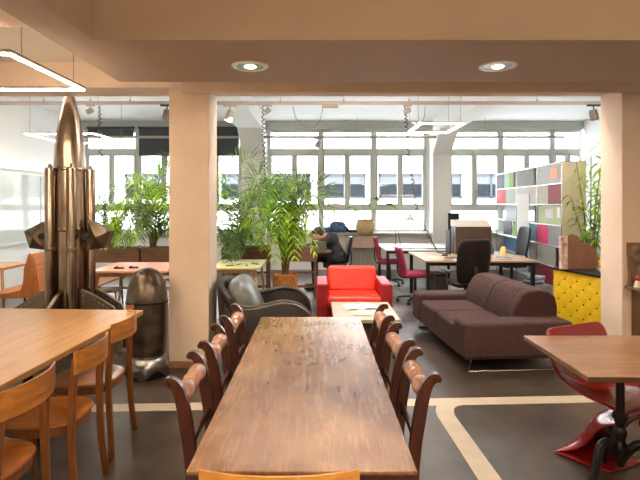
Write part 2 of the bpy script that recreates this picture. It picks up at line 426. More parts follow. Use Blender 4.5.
for i, (a, b, z) in enumerate(((-5.5,-4.36,3.36-.18), (-4.28,-3.10,3.36-.62), (-3.02,-1.84,3.36-.62), (-1.84,-1.78,3.2))):
    if i == 3: continue
    bl = empty('roller_blind', ((a+b)/2, YB-.04, 3.4))
    tag(bl, ('grey roller blind barely let down above the pane closest the glazed wall', 'dark grey roller blind halfway down in the window behind the metal rocket', 'dark grey roller blind showing behind the plastered column beside the palm')[i], 'blind', None)
    MB().box(-(b-a)/2+.02, (b-a)/2-.02, -.004, .004, z-3.4, -.02).build('blind_cloth', 'blind', bl, smooth=False)
    MB().box(-(b-a)/2+.02, (b-a)/2-.02, -.012, .012, z-3.42, z-3.4+.0).build('bottom_bar', 'steel', bl)
    MB().tube([(-(b-a)/2, 0, -.0), ((b-a)/2, 0, -.0)], .028, 10).build('blind_roller', 'blind', bl)

# floor inlay stripe with rounded corner
def ribbon(pts, w, z0, z1):
    P = [Vector((p[0], p[1], 0)) for p in pts]; a = []; b = []
    for i, p in enumerate(P):
        d = (P[min(i+1, len(P)-1)]-P[max(i-1, 0)]).normalized(); n = Vector((-d.y, d.x, 0))
        a.append(p+n*w/2); b.append(p-n*w/2)
    m = MB(); vs = []
    for p, q in zip(a, b): vs += [(p.x,p.y,z0), (q.x,q.y,z0), (q.x,q.y,z1), (p.x,p.y,z1)]
    fs = []
    for i in range(len(P)-1):
        for k in range(4): fs.append((i*4+k, i*4+(k+1) % 4, (i+1)*4+(k+1) % 4, (i+1)*4+k))
    fs += [(0,1,2,3), tuple((len(P)-1)*4+k for k in (3,2,1,0))]
    return m.add(vs, fs)
M['inlay'] = mat('inlay_stripe', (190,176,156), .5, var=.06, scale=8)
struct('floor_marking', ribbon([(-2.6, 3.86), (0, 3.97), (2.6, 4.10)], .145, -.001, .002), 'inlay', smooth=False)
bend = [(1.25, 4.03)]+[tuple(p)[:2] for p in bez((1.22,4.03,0),(1.06,4.03,0),(.98,3.95,0),(.97,3.75,0), 10)]+[(1.0, 2.9), (1.03, .5)]
struct('floor_marking.001', ribbon(bend, .135, -.001, .0023), 'inlay', smooth=False)

# street and facade across
struct('street', MB().box(-30, 30, YB+.3, 40, -.3, -.15), 'pavement', smooth=False)
ext = empty('exterior_facade', (0, 24, 0)); tag(ext, kind='structure')
YF = 24
fm = MB().box(-30, 30, 0, 1, -.2, 11)
fm.build('facade_wall', 'facade', ext, smooth=False)
wins = [(-9.2,-7.2), (-6.9,-4.9), (-4.6,-2.9), (-2.4,-.3), (.25,2.35), (2.95,5.1), (5.45,6.95), (7.4,9.3), (9.9,11.9), (12.5,14.4)]
for (a, b) in wins:
    for zz in (1.82, 5.2):
        m = MB(); t = .09; z0, z1 = zz, zz+1.2
        m.box(a, b, -.06, .0, z1-t*1.6, z1).box(a, b, -.06, .0, z0, z0+t).box(a, a+t, -.06, 0, z0, z1).box(b-t, b, -.06, 0, z0, z1).box((a+b)/2-t/2, (a+b)/2+t/2, -.06, 0, z0, z1)
        m.build('facade_window_frame', 'facframe', ext, smooth=False)
        MB().box(a+t, b-t, -.02, -.005, z0+t, z0+.68).build('facade_window_pane', 'facwin', ext, smooth=False)
        MB().box(a+t, b-t, -.035, -.005, z0+.68, z1-t*1.6).build('facade_window_shade', col('pale_shade', (58,62,66)), ext, smooth=False)
m = MB()
for k in range(26): m.box(-30, 30, -.03, 0, 3.2+k*.075, 3.215+k*.075)
m.build('facade_ledge', col('facade_ledge_paint', (226,226,226)), ext, smooth=False)

# ================================================================== CEILING FIXTURES
def pendant(name, loc, w, l, ledm, label, hang, e_=.045):
    p = empty(name, loc, 0, label, 'pendant light')
    m = MB()
    for (x0,x1,y0,y1) in ((-w/2,w/2,-l/2,-l/2+e_),(-w/2,w/2,l/2-e_,l/2),(-w/2,-w/2+e_,-l/2+e_,l/2-e_),(w/2-e_,w/2,-l/2+e_,l/2-e_)):
        m.box(x0,x1,y0,y1,.012,.035)
    m.build('lamp_frame', 'track', p)
    m = MB()
    for (x0,x1,y0,y1) in ((-w/2,w/2,-l/2,-l/2+e_),(-w/2,w/2,l/2-e_,l/2),(-w/2,-w/2+e_,-l/2+e_,l/2-e_),(w/2-e_,w/2,-l/2+e_,l/2-e_)):
        m.box(x0+.002,x1-.002,y0+.002,y1-.002,0,.012)
    m.build('led_strip', ledm, p, smooth=False)
    for sx in (-1,1):
        for sy in (-1,1):
            MB().tube([(sx*(w/2-.02), sy*(l/2-.15), .05), (sx*(w/2-.02), sy*(l/2-.15), hang)], .003, 6).build('hanging_wire', 'cablegrey', p)
    return p
pendant('pendant_light', (-2.44, 3.52, 2.5), 1.16, .98, 'led', 'bright rectangular frame pendant light hung above the strip wood table', .45, .022)
pendant('pendant_light', (1.85, 7.9, 2.77), .68, 1.0, 'ledlow', 'small glowing frame pendant light hung above the wooden desk with the sofa before it', .75)
pendant('pendant_light', (-4.3, 9.0, 2.75), 1.2, 1.3, 'ledlow', 'pale frame pendant light hung beyond the metal rocket by the roller blinds', .8)
M['ledfill'] = emit('led_strip_fill', (1,.93,.86), 26)  # added lamps hidden behind the beam, put in to brighten the hall
for k, x in enumerate((-4.0,-.6,.9,3.8)):
    pendant('pendant_light', (x, 6.0, 3.25), 1.3, 1.0, 'ledfill', 'added unseen frame light in the hall right-behind the beam, %s'.replace('right-behind', 'just behind') % ('above the double bench','above the leather armchair','above the red armchair','above the yellow sideboard')[k], .31)
# unseen copies of the frame lamp, added overhead to light the dining side
for k, (x, y) in enumerate(((.2, .6), (.2, -1.6), (2.9, 1.0), (2.9, -1.6), (-2.8, .6), (-2.8, -1.8))):
    pendant('pendant_light', (x, y, 2.5), 1.2, 1.2, 'led', 'added unseen lamp over the dining side, %s' % ('above the near end of the long table','above the aisle','above the bistro table','beyond the bistro table','above the near end of the strip wood table','beside the rear wall')[k], .46)

def downlight(loc, label):
    d = empty('recessed_downlight', loc, 0, label, 'ceiling light')
    MB().lathe([(.135,0),(.135,.006),(.125,.012),(.105,.012),(.1,.002),(.1,0)], n=32).lathe([(.13,-.0),(.13,-.007),(.108,-.007),(.1,0)], n=32, cap=False).build('trim_ring', 'white', d)
    MB().lathe([(.098,-.003),(.06,-.001),(.058,-.001)], n=28).build('reflector', 'steel', d)
    MB().ell((0,0,-.004), (.045,.045,.012)).build('lens', 'downlens', d)
downlight((-.488, 3.65, 2.598), 'round recessed downlight in the soffit above the armchair end of the long table')
downlight((1.32, 3.65, 2.598), 'round recessed downlight in the soffit on the sofa and bistro table side')

def track(name, y, z, x0, x1, label, hx):
    t = empty(name, (0, y, z), 0, label, 'track rail')
    MB().box(x0, x1, -.022, .022, -.025, .025).build('rail', 'track', t, bevel=.003, seg=1)
    for x in hx:
        MB().tube([(x,0,.018),(x,0,ZC-z)], .003, 6).tube([(x,0,.016),(x,0,.05)], .012, 8).build('hanging_wire', 'cablegrey', t)
    return t
track('light_track', 7.5, 3.1, -5.5, 5.6, 'long pale lighting track carrying the spotlights across the hall', (-4.1,-3.4,-2.8,-.55,.4,1.38,3.3))
track('light_track', 11.3, 3.09, -5.4, 5.6, 'thin lighting track running close before the windows', (-4.9,-2.9,-.5,.9,3.8))
def spot(loc, rz, tilt, dark, label, lit=False, s=1.0):
    p = empty('spotlight', loc, rz, label, 'spotlight')
    T = Matrix.Rotation(R(tilt), 4, 'Y')
    MB().box(-.09*s,.09*s,-.02,.02,-.03,0).build('adapter', 'track' if not dark else 'black', p, bevel=.004, seg=1)
    MB().tube([(0,0,-.03),(0,0,-.08*s)], .01, 8).sweep([(0,-.05*s,-.14*s),(0,-.05*s,-.08*s),(0,.05*s,-.08*s),(0,.05*s,-.14*s)], .012, .012, (1,0,0)).build('yoke', 'track' if not dark else 'black', p)
    mb = MB(); prof = [(.03*s,.07*s),(.05*s,.06*s),(.055*s,.0),(.058*s,-.07*s),(.052*s,-.072*s)]
    mb.lathe(prof, n=18); mb.v = [tuple((T @ Vector(v))+Vector((0,0,-.14*s))) for v in mb.v]
    mb.build('lamp_head', mat('spot_grey', (120,104,92), .4, .3) if dark else 'track', p)
    mb = MB().lathe([(.045*s,-.0735*s),(.045*s,-.076*s)], n=16); mb.v = [tuple((T @ Vector(v))+Vector((0,0,-.14*s))) for v in mb.v]
    mb.build('lens', 'bulb' if lit else 'black', p)
spot((-2.25, 7.5, 3.08), 0, 12, True, 'grey spotlight on the track just beside the plastered column with the palm frond', s=1.1)
spot((-3.4, 7.5, 3.08), 0, 70, False, 'pale spotlight on the track beside the coiled cord near the rocket tip', s=.7)
spot((-1.3, 7.5, 3.08), 0, 20, False, 'lit spotlight on the track glowing before the hall pillar', True, 1.2)
spot((-.74, 7.5, 3.08), 0, 60, False, 'pale spotlight on the track beside the coiled cord over the palm', s=.7)
spot((1.36, 7.5, 3.08), 0, 60, False, 'pale spotlight on the track at the top of the slanting coiled cord', s=.7)
spot((4.15, 7.5, 3.08), 0, -10, True, 'grey spotlight on the track above the panelled shelf unit', s=1.1)
spot((.02, 11.3, 3.07), 0, 30, False, 'small pale spotlight on the track before the window mullion over the radiator')
spot((-3.75, 5.6, 2.7), 0, 40, True, 'dark spotlight hung beside the glazed wall behind the bench')
b = tag(MB().box(-.12,.12,-.03,.03,-.07,-.02).build('power_box', mat('box_tan', (176,146,124), .6), None, bevel=.004), 'tan power box hanging under the lighting track', 'junction box'); b.location = (.2, 7.5, 3.1)
tag(MB().tube(cat_mull([(-.36,7.5,3.06),(-.30,7.5,2.86),(-.12,7.5,2.72),(.02,7.5,2.80),(.1,7.5,3.06)]), .006, 6).build('power_cable', 'cablegrey'), 'thin grey cable looping below the track between a spotlight and the power box', 'cable')
tag(MB().tube(cat_mull([(1.62,7.5,3.06),(1.60,7.5,2.86),(1.5,7.5,2.78),(1.42,7.6,2.84)]), .006, 6).build('power_cable', 'cablegrey'), 'thin grey cable looping from the track to the small glowing pendant', 'cable')

def coil(pts, r, turns, label, w=.008):
    P = cat_mull(pts, 12); n = turns*9; out = []
    for i in range(n):
        t = i/(n-1)*(len(P)-1); k = min(int(t), len(P)-2); p = P[k].lerp(P[k+1], t-k)
        d = (P[k+1]-P[k]).normalized(); a = Vector((1,0,0)); u = d.cross(Vector((0,1,0))).normalized(); v = d.cross(u)
        ph = 2*PI*turns*i/(n-1); rr = r*min(1, 6*min(i/(n-1), 1-i/(n-1))+.2)
        out.append(p+u*math.cos(ph)*rr+v*math.sin(ph)*rr)
    tag(MB().tube(out, w, 5).build('coiled_cord', 'cable'), label, 'cord')
coil([(-3.26,7.5,3.06),(-3.25,7.5,2.5),(-3.2,7.5,1.7),(-3.17,7.5,1.35)], .022, 24, 'black coiled cord hanging straight down behind the metal rocket')
coil([(-.81,7.5,3.06),(-.80,7.5,2.6),(-.77,7.5,2.1),(-.76,7.5,1.75)], .022, 20, 'black coiled cord hanging down into the palm fronds')
coil([(1.32,7.5,3.06),(1.36,7.6,2.75),(1.45,7.9,2.3),(1.55,8.1,1.95),(1.68,8.4,1.5),(1.95,8.7,1.0),(2.1,8.75,.77)], .024, 34, 'black coiled cord slanting down from the track onto the wooden desk')

# ================================================================== DINING TABLE
def at(px, py, Y): return Vector(((px-317)/500*Y, Y, 1.6-(py-203)/500*Y))   # camera ray meets depth Y
t = empty('dining_table', (-.048, 2.66, 0), 0, 'long worn brown wooden dining table in the middle of the dining chairs', 'table')
MB().box(-.367,.367,-1.075,1.07,.738,.75).build('tabletop', 'oak', t, bevel=.003)
MB().box(-.365,.365,-1.073,1.068,.718,.738).build('edge_shade', 'mahog', t, bevel=.003)  # dark band paints the shade on the unlit table edge
for s in (-1,1): MB().box(s*.30-.012,s*.30+.012,-1.0,1.0,.64,.718).build('apron', 'mahog', t)
for s in (-1,1): MB().box(-.29,.29,s*1.0-.012,s*1.0+.012,.64,.718).build('apron', 'mahog', t)
for sx in (-1,1):
    for sy in (-1,1):
        MB().box(sx*.335-.027,sx*.335+.027,sy*.99-.03,sy*.99+.03,0,.718).build('leg', 'mahog', t, bevel=.004)

def make_regency():
    c = empty('dining_chair', (0,0,0))
    prof = cat_mull([(-.26,0,0),(-.22,0,.18),(-.198,0,.42),(-.205,0,.58),(-.222,0,.70),(-.238,0,.79),(-.256,0,.85),(-.284,0,.878),(-.312,0,.868)], 4)
    n = len(prof); ww = [.032+.018*math.sin(PI*min(1, i/(n*.97))) for i in range(n)]; ww[-1] = .014; ww[-2] = .024
    for s in (-1,1):
        MB().sweep([(p.x, s*.18, p.z) for p in prof], ww, .03).build('back_post', 'mahog', c, bevel=.006)
        fp = cat_mull([(.19,0,0),(.19,0,.15),(.19,0,.3),(.19,0,.42)], 4)
        MB().sweep([(p.x, s*.185, p.z) for p in fp], .036, .03).build('front_leg', 'mahog', c, bevel=.006)
        MB().box(-.20,.20,s*.18-.012,s*.18+.012,.385,.425).build('side_rail', 'mahog', c, bevel=.003)
    MB().lathe([(.016,-.172),(.022,-.155),(.038,-.138),(.042,-.10),(.034,-.06),(.022,-.05),(.031,-.04),(.031,-.03),(.026,-.022),(.038,-.0),(.026,.022),(.031,.03),(.031,.04),(.022,.05),(.034,.06),(.042,.10),(.038,.138),(.022,.155),(.016,.172)], (-.25,0,.815), 16, 'y').build('crest_rail', 'mahogl', c)
    MB().prism([(-.17,.575),(-.10,.60),(0,.605),(.10,.60),(.17,.575),(.17,.635),(.10,.625),(0,.645),(-.10,.625),(-.17,.635)], -.222, -.202, 'x').build('cross_rail', 'mahog', c, bevel=.003)
    MB().box(.17,.19,-.17,.17,.385,.425).build('front_rail', 'mahog', c, bevel=.003)
    MB().box(-.19,.205,-.17,.17,.425,.455).build('seat', mat('seat_fabric_dark', (70,44,34), .7), c, bevel=.014, seg=3)
    return c
reg = make_regency()
spots = [(-.305,2.20,0,'bentwood chair side, closest the camera'), (-.300,2.74,0,'bentwood chair side, between its two neighbours'), (-.295,3.30,0,'bentwood chair side, by the black armchair'),
         (.200,2.25,PI,'sofa side, closest the camera'), (.190,2.76,PI,'sofa side, between its two neighbours'), (.180,3.33,PI,'sofa side, by the coffee table')]
for i, (x, y, rz, w) in enumerate(spots):
    lab = 'mahogany scroll back chair at the long table, ' + w
    if i == 0: place(reg, (x,y,0), rz); tag(reg, lab, 'chair', 'scroll back chairs at the long table')
    else: copy_tree(reg, None, (x,y,0), rz+[0,.03,-.02,0,.02,-.03][i], lab)

# ------------------------------------------------ bentwood chairs
def make_bent(light=False, wide=1.0):
    c = empty('bentwood_chair', (0,0,0)); a = 'bentlight' if light else 'bent'
    for s in (-1,1):
        y0, y1, y2 = s*.20*wide, s*.178*wide, s*.168*wide
        MB().sweep(cat_mull([(-.235,y0,0),(-.215,y1,.22),(-.205,y1,.45),(-.208,y2,.62),(-.226,y2,.80)], 4), .038, .030, (0,1,0)).build('rear_leg', a, c, bevel=.008)
        MB().tube([(.185,s*.185*wide,0),(.17,s*.165*wide,.41)], [.013,.019], 10).build('front_leg', a, c)
    P = []
    for i in range(13):
        th = -1+2*i/12; y = th*.205*wide; x = -.234-.052*(1-th*th)
        P.append((x, y))
    m = MB(); vs = []
    for (x, y) in P:
        e = .006*abs(y/.195)
        for (dx, z) in ((.007,.722),(.007,.845-e),(-.007,.85-e),(-.007,.722)):
            vs.append((x+dx, y, z))
    fs = []
    for i in range(12):
        for k in range(4): fs.append((i*4+k, i*4+(k+1)%4, (i+1)*4+(k+1)%4, (i+1)*4+k))
    fs += [(0,1,2,3), (51,50,49,48)]
    m.add(vs, fs).build('back_rail', 'bentlight' if light else 'bentrail', c, bevel=.003)
    def ring(k, z): 
        out = []
        for i in range(28):
            a_ = 2*PI*i/28; ca, sa = math.cos(a_), math.sin(a_)
            out.append((.0+k*.205*math.copysign(abs(ca)**.7, ca), k*.205*wide*math.copysign(abs(sa)**.7, sa), z))
        return out
    r = [ring(.97,.395), ring(.97,.44)]; vs = r[0]+r[1]
    MB().add(vs, [tuple(range(27,-1,-1)), tuple(range(28,56))]+[(i,(i+1)%28,28+(i+1)%28,28+i) for i in range(28)]).build('seat_apron', a, c, bevel=.003)
    rr = [ring(1.0,.44), ring(1.03,.448), ring(1.02,.458), ring(.93,.460), ring(.7,.452), ring(.35,.447)]
    vs = sum(rr, []); fs = [tuple(range(27,-1,-1)), tuple(140+i for i in range(28))]
    for q in range(5): fs += [(q*28+i, q*28+(i+1)%28, (q+1)*28+(i+1)%28, (q+1)*28+i) for i in range(28)]
    MB().add(vs, fs).build('seat', 'bentlight' if light else 'bentseat', c)
    return c
bc = make_bent()
for i, (x, y, w) in enumerate(((-1.52,3.33,'by the bullet sculpture'), (-1.475,2.75,'middle one of the row'), (-1.50,2.2,'closest the camera'))):
    lab = 'brown bentwood chair pulled up to the strip wood table, '+w
    o = place(bc, (x,y,0), PI) if i == 0 else copy_tree(bc, None, (x,y,0), PI+(.02,-.02)[i-1])
    tag(o, lab, 'chair', 'bentwood chairs at the strip wood table')
ec = make_bent(True, 1.12); place(ec, (-.108, 1.665, 0), PI/2); tag(ec, 'honey coloured bentwood chair at the near end of the long dining table', 'chair')

# ------------------------------------------------ strip wood table
t = empty('strip_wood_table', (-1.38, 3.97, 0), R(-3.4), 'wide table of light and dark wooden strips beside the bentwood chairs', 'table')
MB().box(-1.25,0,-2.5,0,.715,.75).build('tabletop', 'stripwood', t, bevel=.003)
MB().box(-1.0,-.25,-2.2,-.35,.665,.715).build('under_frame', 'castiron', t)
for y in (-.5, -2.0):
    MB().tube([(-.62,y,.04),(-.62,y,.665)], .035, 12).build('pedestal', 'castiron', t)
    for a in range(4):
        an = PI/4+a*PI/2
        MB().tube(cat_mull([(-.62,y,.14),(-.62+.2*math.cos(an),y+.2*math.sin(an),.09),(-.62+.42*math.cos(an),y+.42*math.sin(an),.02)], 4), [.025]*8+[.02], 8).build('foot', 'castiron', t)
t2 = MB().box(0,.035,-.035,.0,0,.715)

# ================================================================== ROCKET
rk = empty('rocket_sculpture', (-2.66, 5.38, 0), 0, 'tall shiny bronze metal rocket sculpture with tube boosters beyond the strip wood table', 'sculpture')
MB().lathe([(.12,.12),(.17,.25),(.17,.6),(.165,1.5),(.16,1.9),(.155,2.05),(.148,2.2),(.128,2.38),(.105,2.5),(.075,2.63),(.052,2.73),(.044,2.745)], n=40).build('rocket_body', 'rocket', rk)
MB().lathe([(.171,1.30),(.175,1.31),(.175,1.33),(.171,1.34)], n=40, cap=False).lathe([(.166,1.94),(.169,1.95),(.169,1.97),(.163,1.98)], n=40, cap=False).build('body_ring', 'rockettube', rk)
for k, a in enumerate((172, 236, 300, 8, 90)):
    x, y = .215*math.cos(R(a)), .215*math.sin(R(a))
    tb = MB().lathe([(.048,.22),(.05,.24),(.05,1.95),(.046,1.965),(.02,1.97),(.012,2.0),(.004,2.01)], (x,y,0), 20).build('booster_tube', 'rockettube', rk)
    MB().lathe([(.052,1.10),(.054,1.11),(.054,1.13),(.052,1.14)], (x,y,0), 20, cap=False).build('tube_band', 'rocketfin', tb)
for s in (-1,1):   # faceted side boxes at mid height
    A = [(s*.22,1.42),(s*.46,1.30),(s*.40,1.12),(s*.24,1.10)]
    m = MB(); vs = [(x,-.06,z) for x,z in A]+[(s*.33,-.13,1.24)]+[(x,.06,z) for x,z in A]+[(s*.33,.13,1.24)]
    m.add(vs, [(0,1,4),(1,2,4),(2,3,4),(3,0,4),(5,9,6),(6,9,7),(7,9,8),(8,9,5),(0,5,6,1),(1,6,7,2),(2,7,8,3),(3,8,5,0)])
    m.build('fin_box', 'rocketfin', rk, smooth=False)
    MB().lathe([(.03,-.16),(.035,-.15),(.035,-.1)], (s*.225,0,1.25), 12, 'y').build('fin_hinge', 'black', rk)
    for a in (0, 1):
        yy = -.2 if a == 0 else .2
        m = MB(); m.prism([(s*.17,.70),(s*.32,.63),(s*.52,.50),(s*.60,.30),(s*.60,.02),(s*.48,.02),(s*.42,.2),(s*.17,.25)], -.02+yy*.5, .02+yy*.5, 'y')
        f = m.build('tail_fin', 'rocketfin', rk, bevel=.004)
        rv0 = None
        for q in range(11):
            loc = (s*.20, yy*.5-.022, .30+q*.065) if q < 6 else (s*(.32+(q-6)*.045), yy*.5-.022, .585-(q-6)*.030)
            if rv0 is None: rv0 = MB().ell((0,0,0), (.010,.006,.010), 8, 5).build('rivet', 'steel', f); rv0.location = loc
            else: copy_tree(rv0, f, loc)
for s in (-1,1):
    m = MB().prism([(s*.17,.70),(s*.32,.63),(s*.52,.50),(s*.60,.30),(s*.60,.02),(s*.48,.02),(s*.42,.2),(s*.17,.25)], -.02, .02, 'x'); m.build('tail_fin', 'rocketfin', rk, bevel=.004)
MB().lathe([(.10,.0),(.13,.0),(.15,.03),(.12,.13),(.1,.13)], n=28).build('exhaust_nozzle', 'castiron', rk)

# bullet / torpedo sculpture
b = empty('bullet_sculpture', (-1.575, 4.64, 0), 0, 'dark metal bullet shaped sculpture on a wavy silver foot beside the plastered column', 'sculpture')
b.scale = (1,1,.955)
MB().lathe([(.165,.20),(.178,.26),(.186,.38),(.190,.55),(.188,.68),(.182,.79),(.166,.89),(.135,.97),(.095,1.02),(.045,1.043),(.005,1.048)], n=44).build('shell', 'bomb', b)
MB().lathe([(.190,.715),(.192,.72),(.192,.73),(.187,.735)], n=44, cap=False).build('seam_ring', 'castiron', b)
MB().lathe([(.166,.20),(.17,.205),(.17,.222),(.168,.228)], n=44, cap=False).build('collar', 'steel', b)
m = MB(); vs = []; n = 48
for k in range(n):
    a = 2*PI*k/n; w = .5+.5*math.cos(4*a); 
    for (r, z) in ((.175+.02*w, .0), (.185, .06), (.168, .2)):
        zz = z if z else .075*(1-w)
        vs.append((r*math.cos(a), r*math.sin(a), zz if z != .06 else .10))
fs = [(k*3+j, ((k+1)%n)*3+j, ((k+1)%n)*3+j+1, k*3+j+1) for k in range(n) for j in range(2)]
m.add(vs, fs); m.build('wavy_foot', 'steel', b, solid=.006)
MB().lathe([(.16,0),(.16,.19)], n=32).build('inner_base', 'castiron', b)

# small card stand on the table corner
cs = empty('card_stand', (-1.46, 3.90, .75), R(20), 'small card holder standing on the far corner of the strip wood table', 'card holder')
MB().box(-.02,.02,-.012,.012,0,.02).build('holder_base', 'palewood', cs)
MB().box(-.03,.03,-.002,.002,.02,.055).build('card', 'terracotta', cs)

# back to back bench by the glazed wall
bn = empty('double_bench', (-3.57, 6.2, 0), 0, 'back to back orange plywood bench beyond the rocket by the glazed wall', 'bench')
for y in (0, 1.6):
    poly = [(-.62,.42),(-.62,.47),(-.3,.48),(-.12,.52),(-.08,.62),(-.075,.78),(0,.985),(.075,.78),(.08,.62),(.12,.52),(.3,.48),(.62,.47),(.62,.42)]
    MB().prism([(p[0]*.9, p[1]) for p in poly], y, y+.03, 'y').build('end_panel', 'benchend', bn, bevel=.003)
    for x in (-.5,-.08,.08,.5): MB().tube([(x,y+.05,.42),(x*1.04,y+.05,0)], .014, 8).build('leg', 'castiron', bn)
for s in (-1,1):
    pr = [(.56,.455),(.3,.462),(.14,.49),(.095,.56),(.07,.75),(.02,.96)]
    q = cat_mull([(s*a, 0, z) for a, z in pr], 4)
    MB().sweep([(p.x, .815, p.z) for p in q], .018, 1.57).build('seat_shell', 'orangeply', bn)
tb = empty('side_table', (-4.55, 6.9, 0), 0, 'small light orange wooden table at the frame edge beside the double bench', 'table')
MB().box(-.6,.45,-.35,.35,.72,.75).build('tabletop', 'bentlight', tb, bevel=.003)
for sx in (-.5,.38):
    for sy in (-.28,.28): MB().tube([(sx,sy,.72),(sx*1.1,sy*1.1,0)], .02, 8).build('leg', 'palewood', tb)

# ================================================================== PALMS
def frond(pts, L0, mt, parent, n=30, droop=.45, seed=0, w=.0075, tw=.0):
    r = random.Random(seed); P = cat_mull(pts, 8); m = MB(); k = len(P)
    m.tube(P, [max(.0022, .008*(1-i/k)) for i in range(k)], 5)
    for i in range(n):
        t = .16+.84*i/(n-1); f = t*(k-1); a = min(int(f), k-2); p = P[a].lerp(P[a+1], f-a); d = (P[a+1]-P[a]).normalized()
        side = d.cross(Vector((0,0,1))); side = side.normalized() if side.length > .05 else Vector((1,0,0)); up = side.cross(d)
        ln = L0*(math.sin(PI*min(1, .18+.78*t))**.6)*r.uniform(.85,1.1)
        for s in (-1,1):
            dr = (side*s*(.8 if not tw else .3)+d*.62+up*(.22+tw)+Vector((r.uniform(-.12,.12), r.uniform(-.12,.12), r.uniform(-.1,.1)))).normalized()
            q = [p+dr*ln*u+Vector((0,0,-1))*droop*ln*u*u for u in (0,.35,.7,1)]
            wd = (dr.cross(up)).normalized() if r.random() < .5 else (dr.cross(Vector((0,0,1)))+up*.3).normalized()
            ws = (w*.5, w, w*.75, .001)
            vs = []
            for qq, x in zip(q, ws): vs += [qq-wd*x, qq+wd*x]
            m.add(vs, [(0,1,3,2),(2,3,5,4),(4,5,7,6)])
    return m.build('frond', mt, parent)
def palm(name, base, pot, fr, label, seed, cat='palm', stems=5, L0=.26, mats=('leaf','leafd','leafy'), trunk=.25):
    r = random.Random(seed)
    p = empty(name, base, 0, label, cat)
    if pot: pot(p)
    for k in range(stems):
        a = 2*PI*k/stems; MB().tube([(.03*math.cos(a), .03*math.sin(a), .0),(.06*math.cos(a), .06*math.sin(a), trunk)], [.02,.014], 7).build('stem', 'bark', p)
    for k, (dx, dy, z, dz, mt, *ex) in enumerate(fr):
        b0 = Vector((.3*dx*.2, .3*dy*.2, trunk*.6)); tip = Vector((dx, dy, z)); 
        mid = Vector((dx*.28, dy*.28, trunk+(max(z, 0)+dz-trunk)*.62)); m2 = Vector((dx*.68, dy*.68, z+dz))
        frond([b0, mid, m2, tip], (ex[0] if ex else L0)*r.uniform(.85,1.1), mt, p, n=24 if ex else 20, seed=seed*50+k, droop=.12 if ex else .45, w=.013 if ex else .0115, tw=.9 if ex else 0)
    return p
def auto(seed, n, rad, zlo, zhi, arch, mats):
    r = random.Random(seed); out = []
    for k in range(n):
        a = 2*PI*(k*.381966+r.uniform(-.05,.05)); q = rad*r.uniform(.55,1.0); z = r.uniform(zlo, zhi)
        out.append((q*math.cos(a), q*math.sin(a), z, arch*r.uniform(.6,1.2), mats[k % len(mats)]))
    return out
def pot_orange(p):
    MB().lathe([(.15,-.56),(.165,-.5),(.175,-.2),(.185,-.02),(.19,.0),(.17,.0),(.165,-.03)], n=26, cap=True).build('pot', 'orangepot', p)
    MB().lathe([(.166,-.04),(.05,-.03),(.01,-.03)], n=20).build('potting_soil', 'soil', p)
fr = auto(3, 24, .7, .35, 1.2, .35, ('leaf','leafy','leafd','leaf'))
fr += [(.60,-.15,.90,.38,'leafd',.5), (-.55,-.1,1.1,.36,'leafd',.45), (.7,.1,.7,.55,'leafd',.4), (.42,-.3,.35,.6,'leafy'), (.15,-.4,.3,.6,'leafy'), (-.1,-.45,.25,.6,'leafy')]
palm('potted_palm', (-.46, 7.25, .57), pot_orange, fr, 'large green palm in the orange bark pot behind the black armchair', 3, L0=.30)
def pot_terra(p):
    MB().lathe([(.12,-.4),(.16,-.02),(.17,0),(.15,0)], n=22).build('pot', 'terracotta', p)
fr = auto(5, 26, .8, .25, 1.15, .4, ('leafd','leaf','leafd'))
fr += [(.55,-.1,1.35,.25,'leafd',.42), (.15,.0,1.5,.3,'leafd',.4), (-.3,-.2,1.0,.3,'leaf'), (.75,-.1,.9,.6,'leafd')]
palm('potted_palm', (-1.30, 8.0, .45), pot_terra, fr, 'dark leaved palm rising beside the plastered column next to the craft table', 5, L0=.3)
fr = auto(8, 30, .9, .0, .85, .45, ('leaf','leafy','leafd'))
fr += [(.35,-.15,1.35,.25,'leafd'),(-.45,.0,.55,.45,'leafd')]
palm('potted_palm', (-2.72, 8.3, .80), None, fr, 'green palm growing from the planter box behind the bullet sculpture', 8, L0=.34)
fr = auto(11, 20, .5, .05, .6, .35, ('leafy','leaf'))
palm('potted_palm', (-3.45, 8.35, .80), None, fr, 'small bright palm growing from the planter box behind the pink table', 11, L0=.2)
fr = auto(13, 14, .27, .05, .42, .3, ('leafy','leaf','leafd'))
palm('potted_palm', (-.42, 8.5, .80), None, fr, 'bright green palm growing from the planter box beside the seated person', 13, L0=.22)

PM = {o.get('label','')[:12]: o for o in sc.objects if o.name.startswith('potted_palm')}
def extra(key, pts, L0, n, mt, tw, seed):
    frond(pts, L0, mt, PM[key], n=n, droop=.1, seed=seed, w=.013, tw=tw)
extra('large green ', [(0,0,.15),(.05,-.1,.8),(.12,-.15,1.12),(.32,-.2,1.22),(.50,-.25,1.08),(.60,-.28,.80)], .46, 22, 'leafd', 1.0, 901)
extra('large green ', [(0,0,.15),(-.1,-.15,.75),(-.3,-.25,1.0),(-.55,-.3,.9),(-.75,-.35,.6)], .36, 20, 'leafd', .3, 902)
extra('dark leaved ', [(-.1,0,.2),(-.3,0,.9),(-.22,0,1.36),(.1,0,1.8),(.3,0,1.85),(.48,0,1.6)], .36, 24, 'leafd', .5, 903)
extra('dark leaved ', [(0,0,.2),(.1,-.1,.9),(.3,-.2,1.2),(.6,-.3,1.05),(.8,-.3,.8)], .38, 22, 'leafd', .3, 904)
extra('green palm g', [(0,0,.2),(-.1,-.1,.8),(-.3,-.15,1.08),(-.6,-.2,.95),(-.8,-.2,.6)], .38, 22, 'leafd', .2, 905)
extra('green palm g', [(0,0,.2),(.05,-.1,.9),(.2,-.1,1.25),(.4,-.1,1.05)], .36, 20, 'leaf', .3, 906)
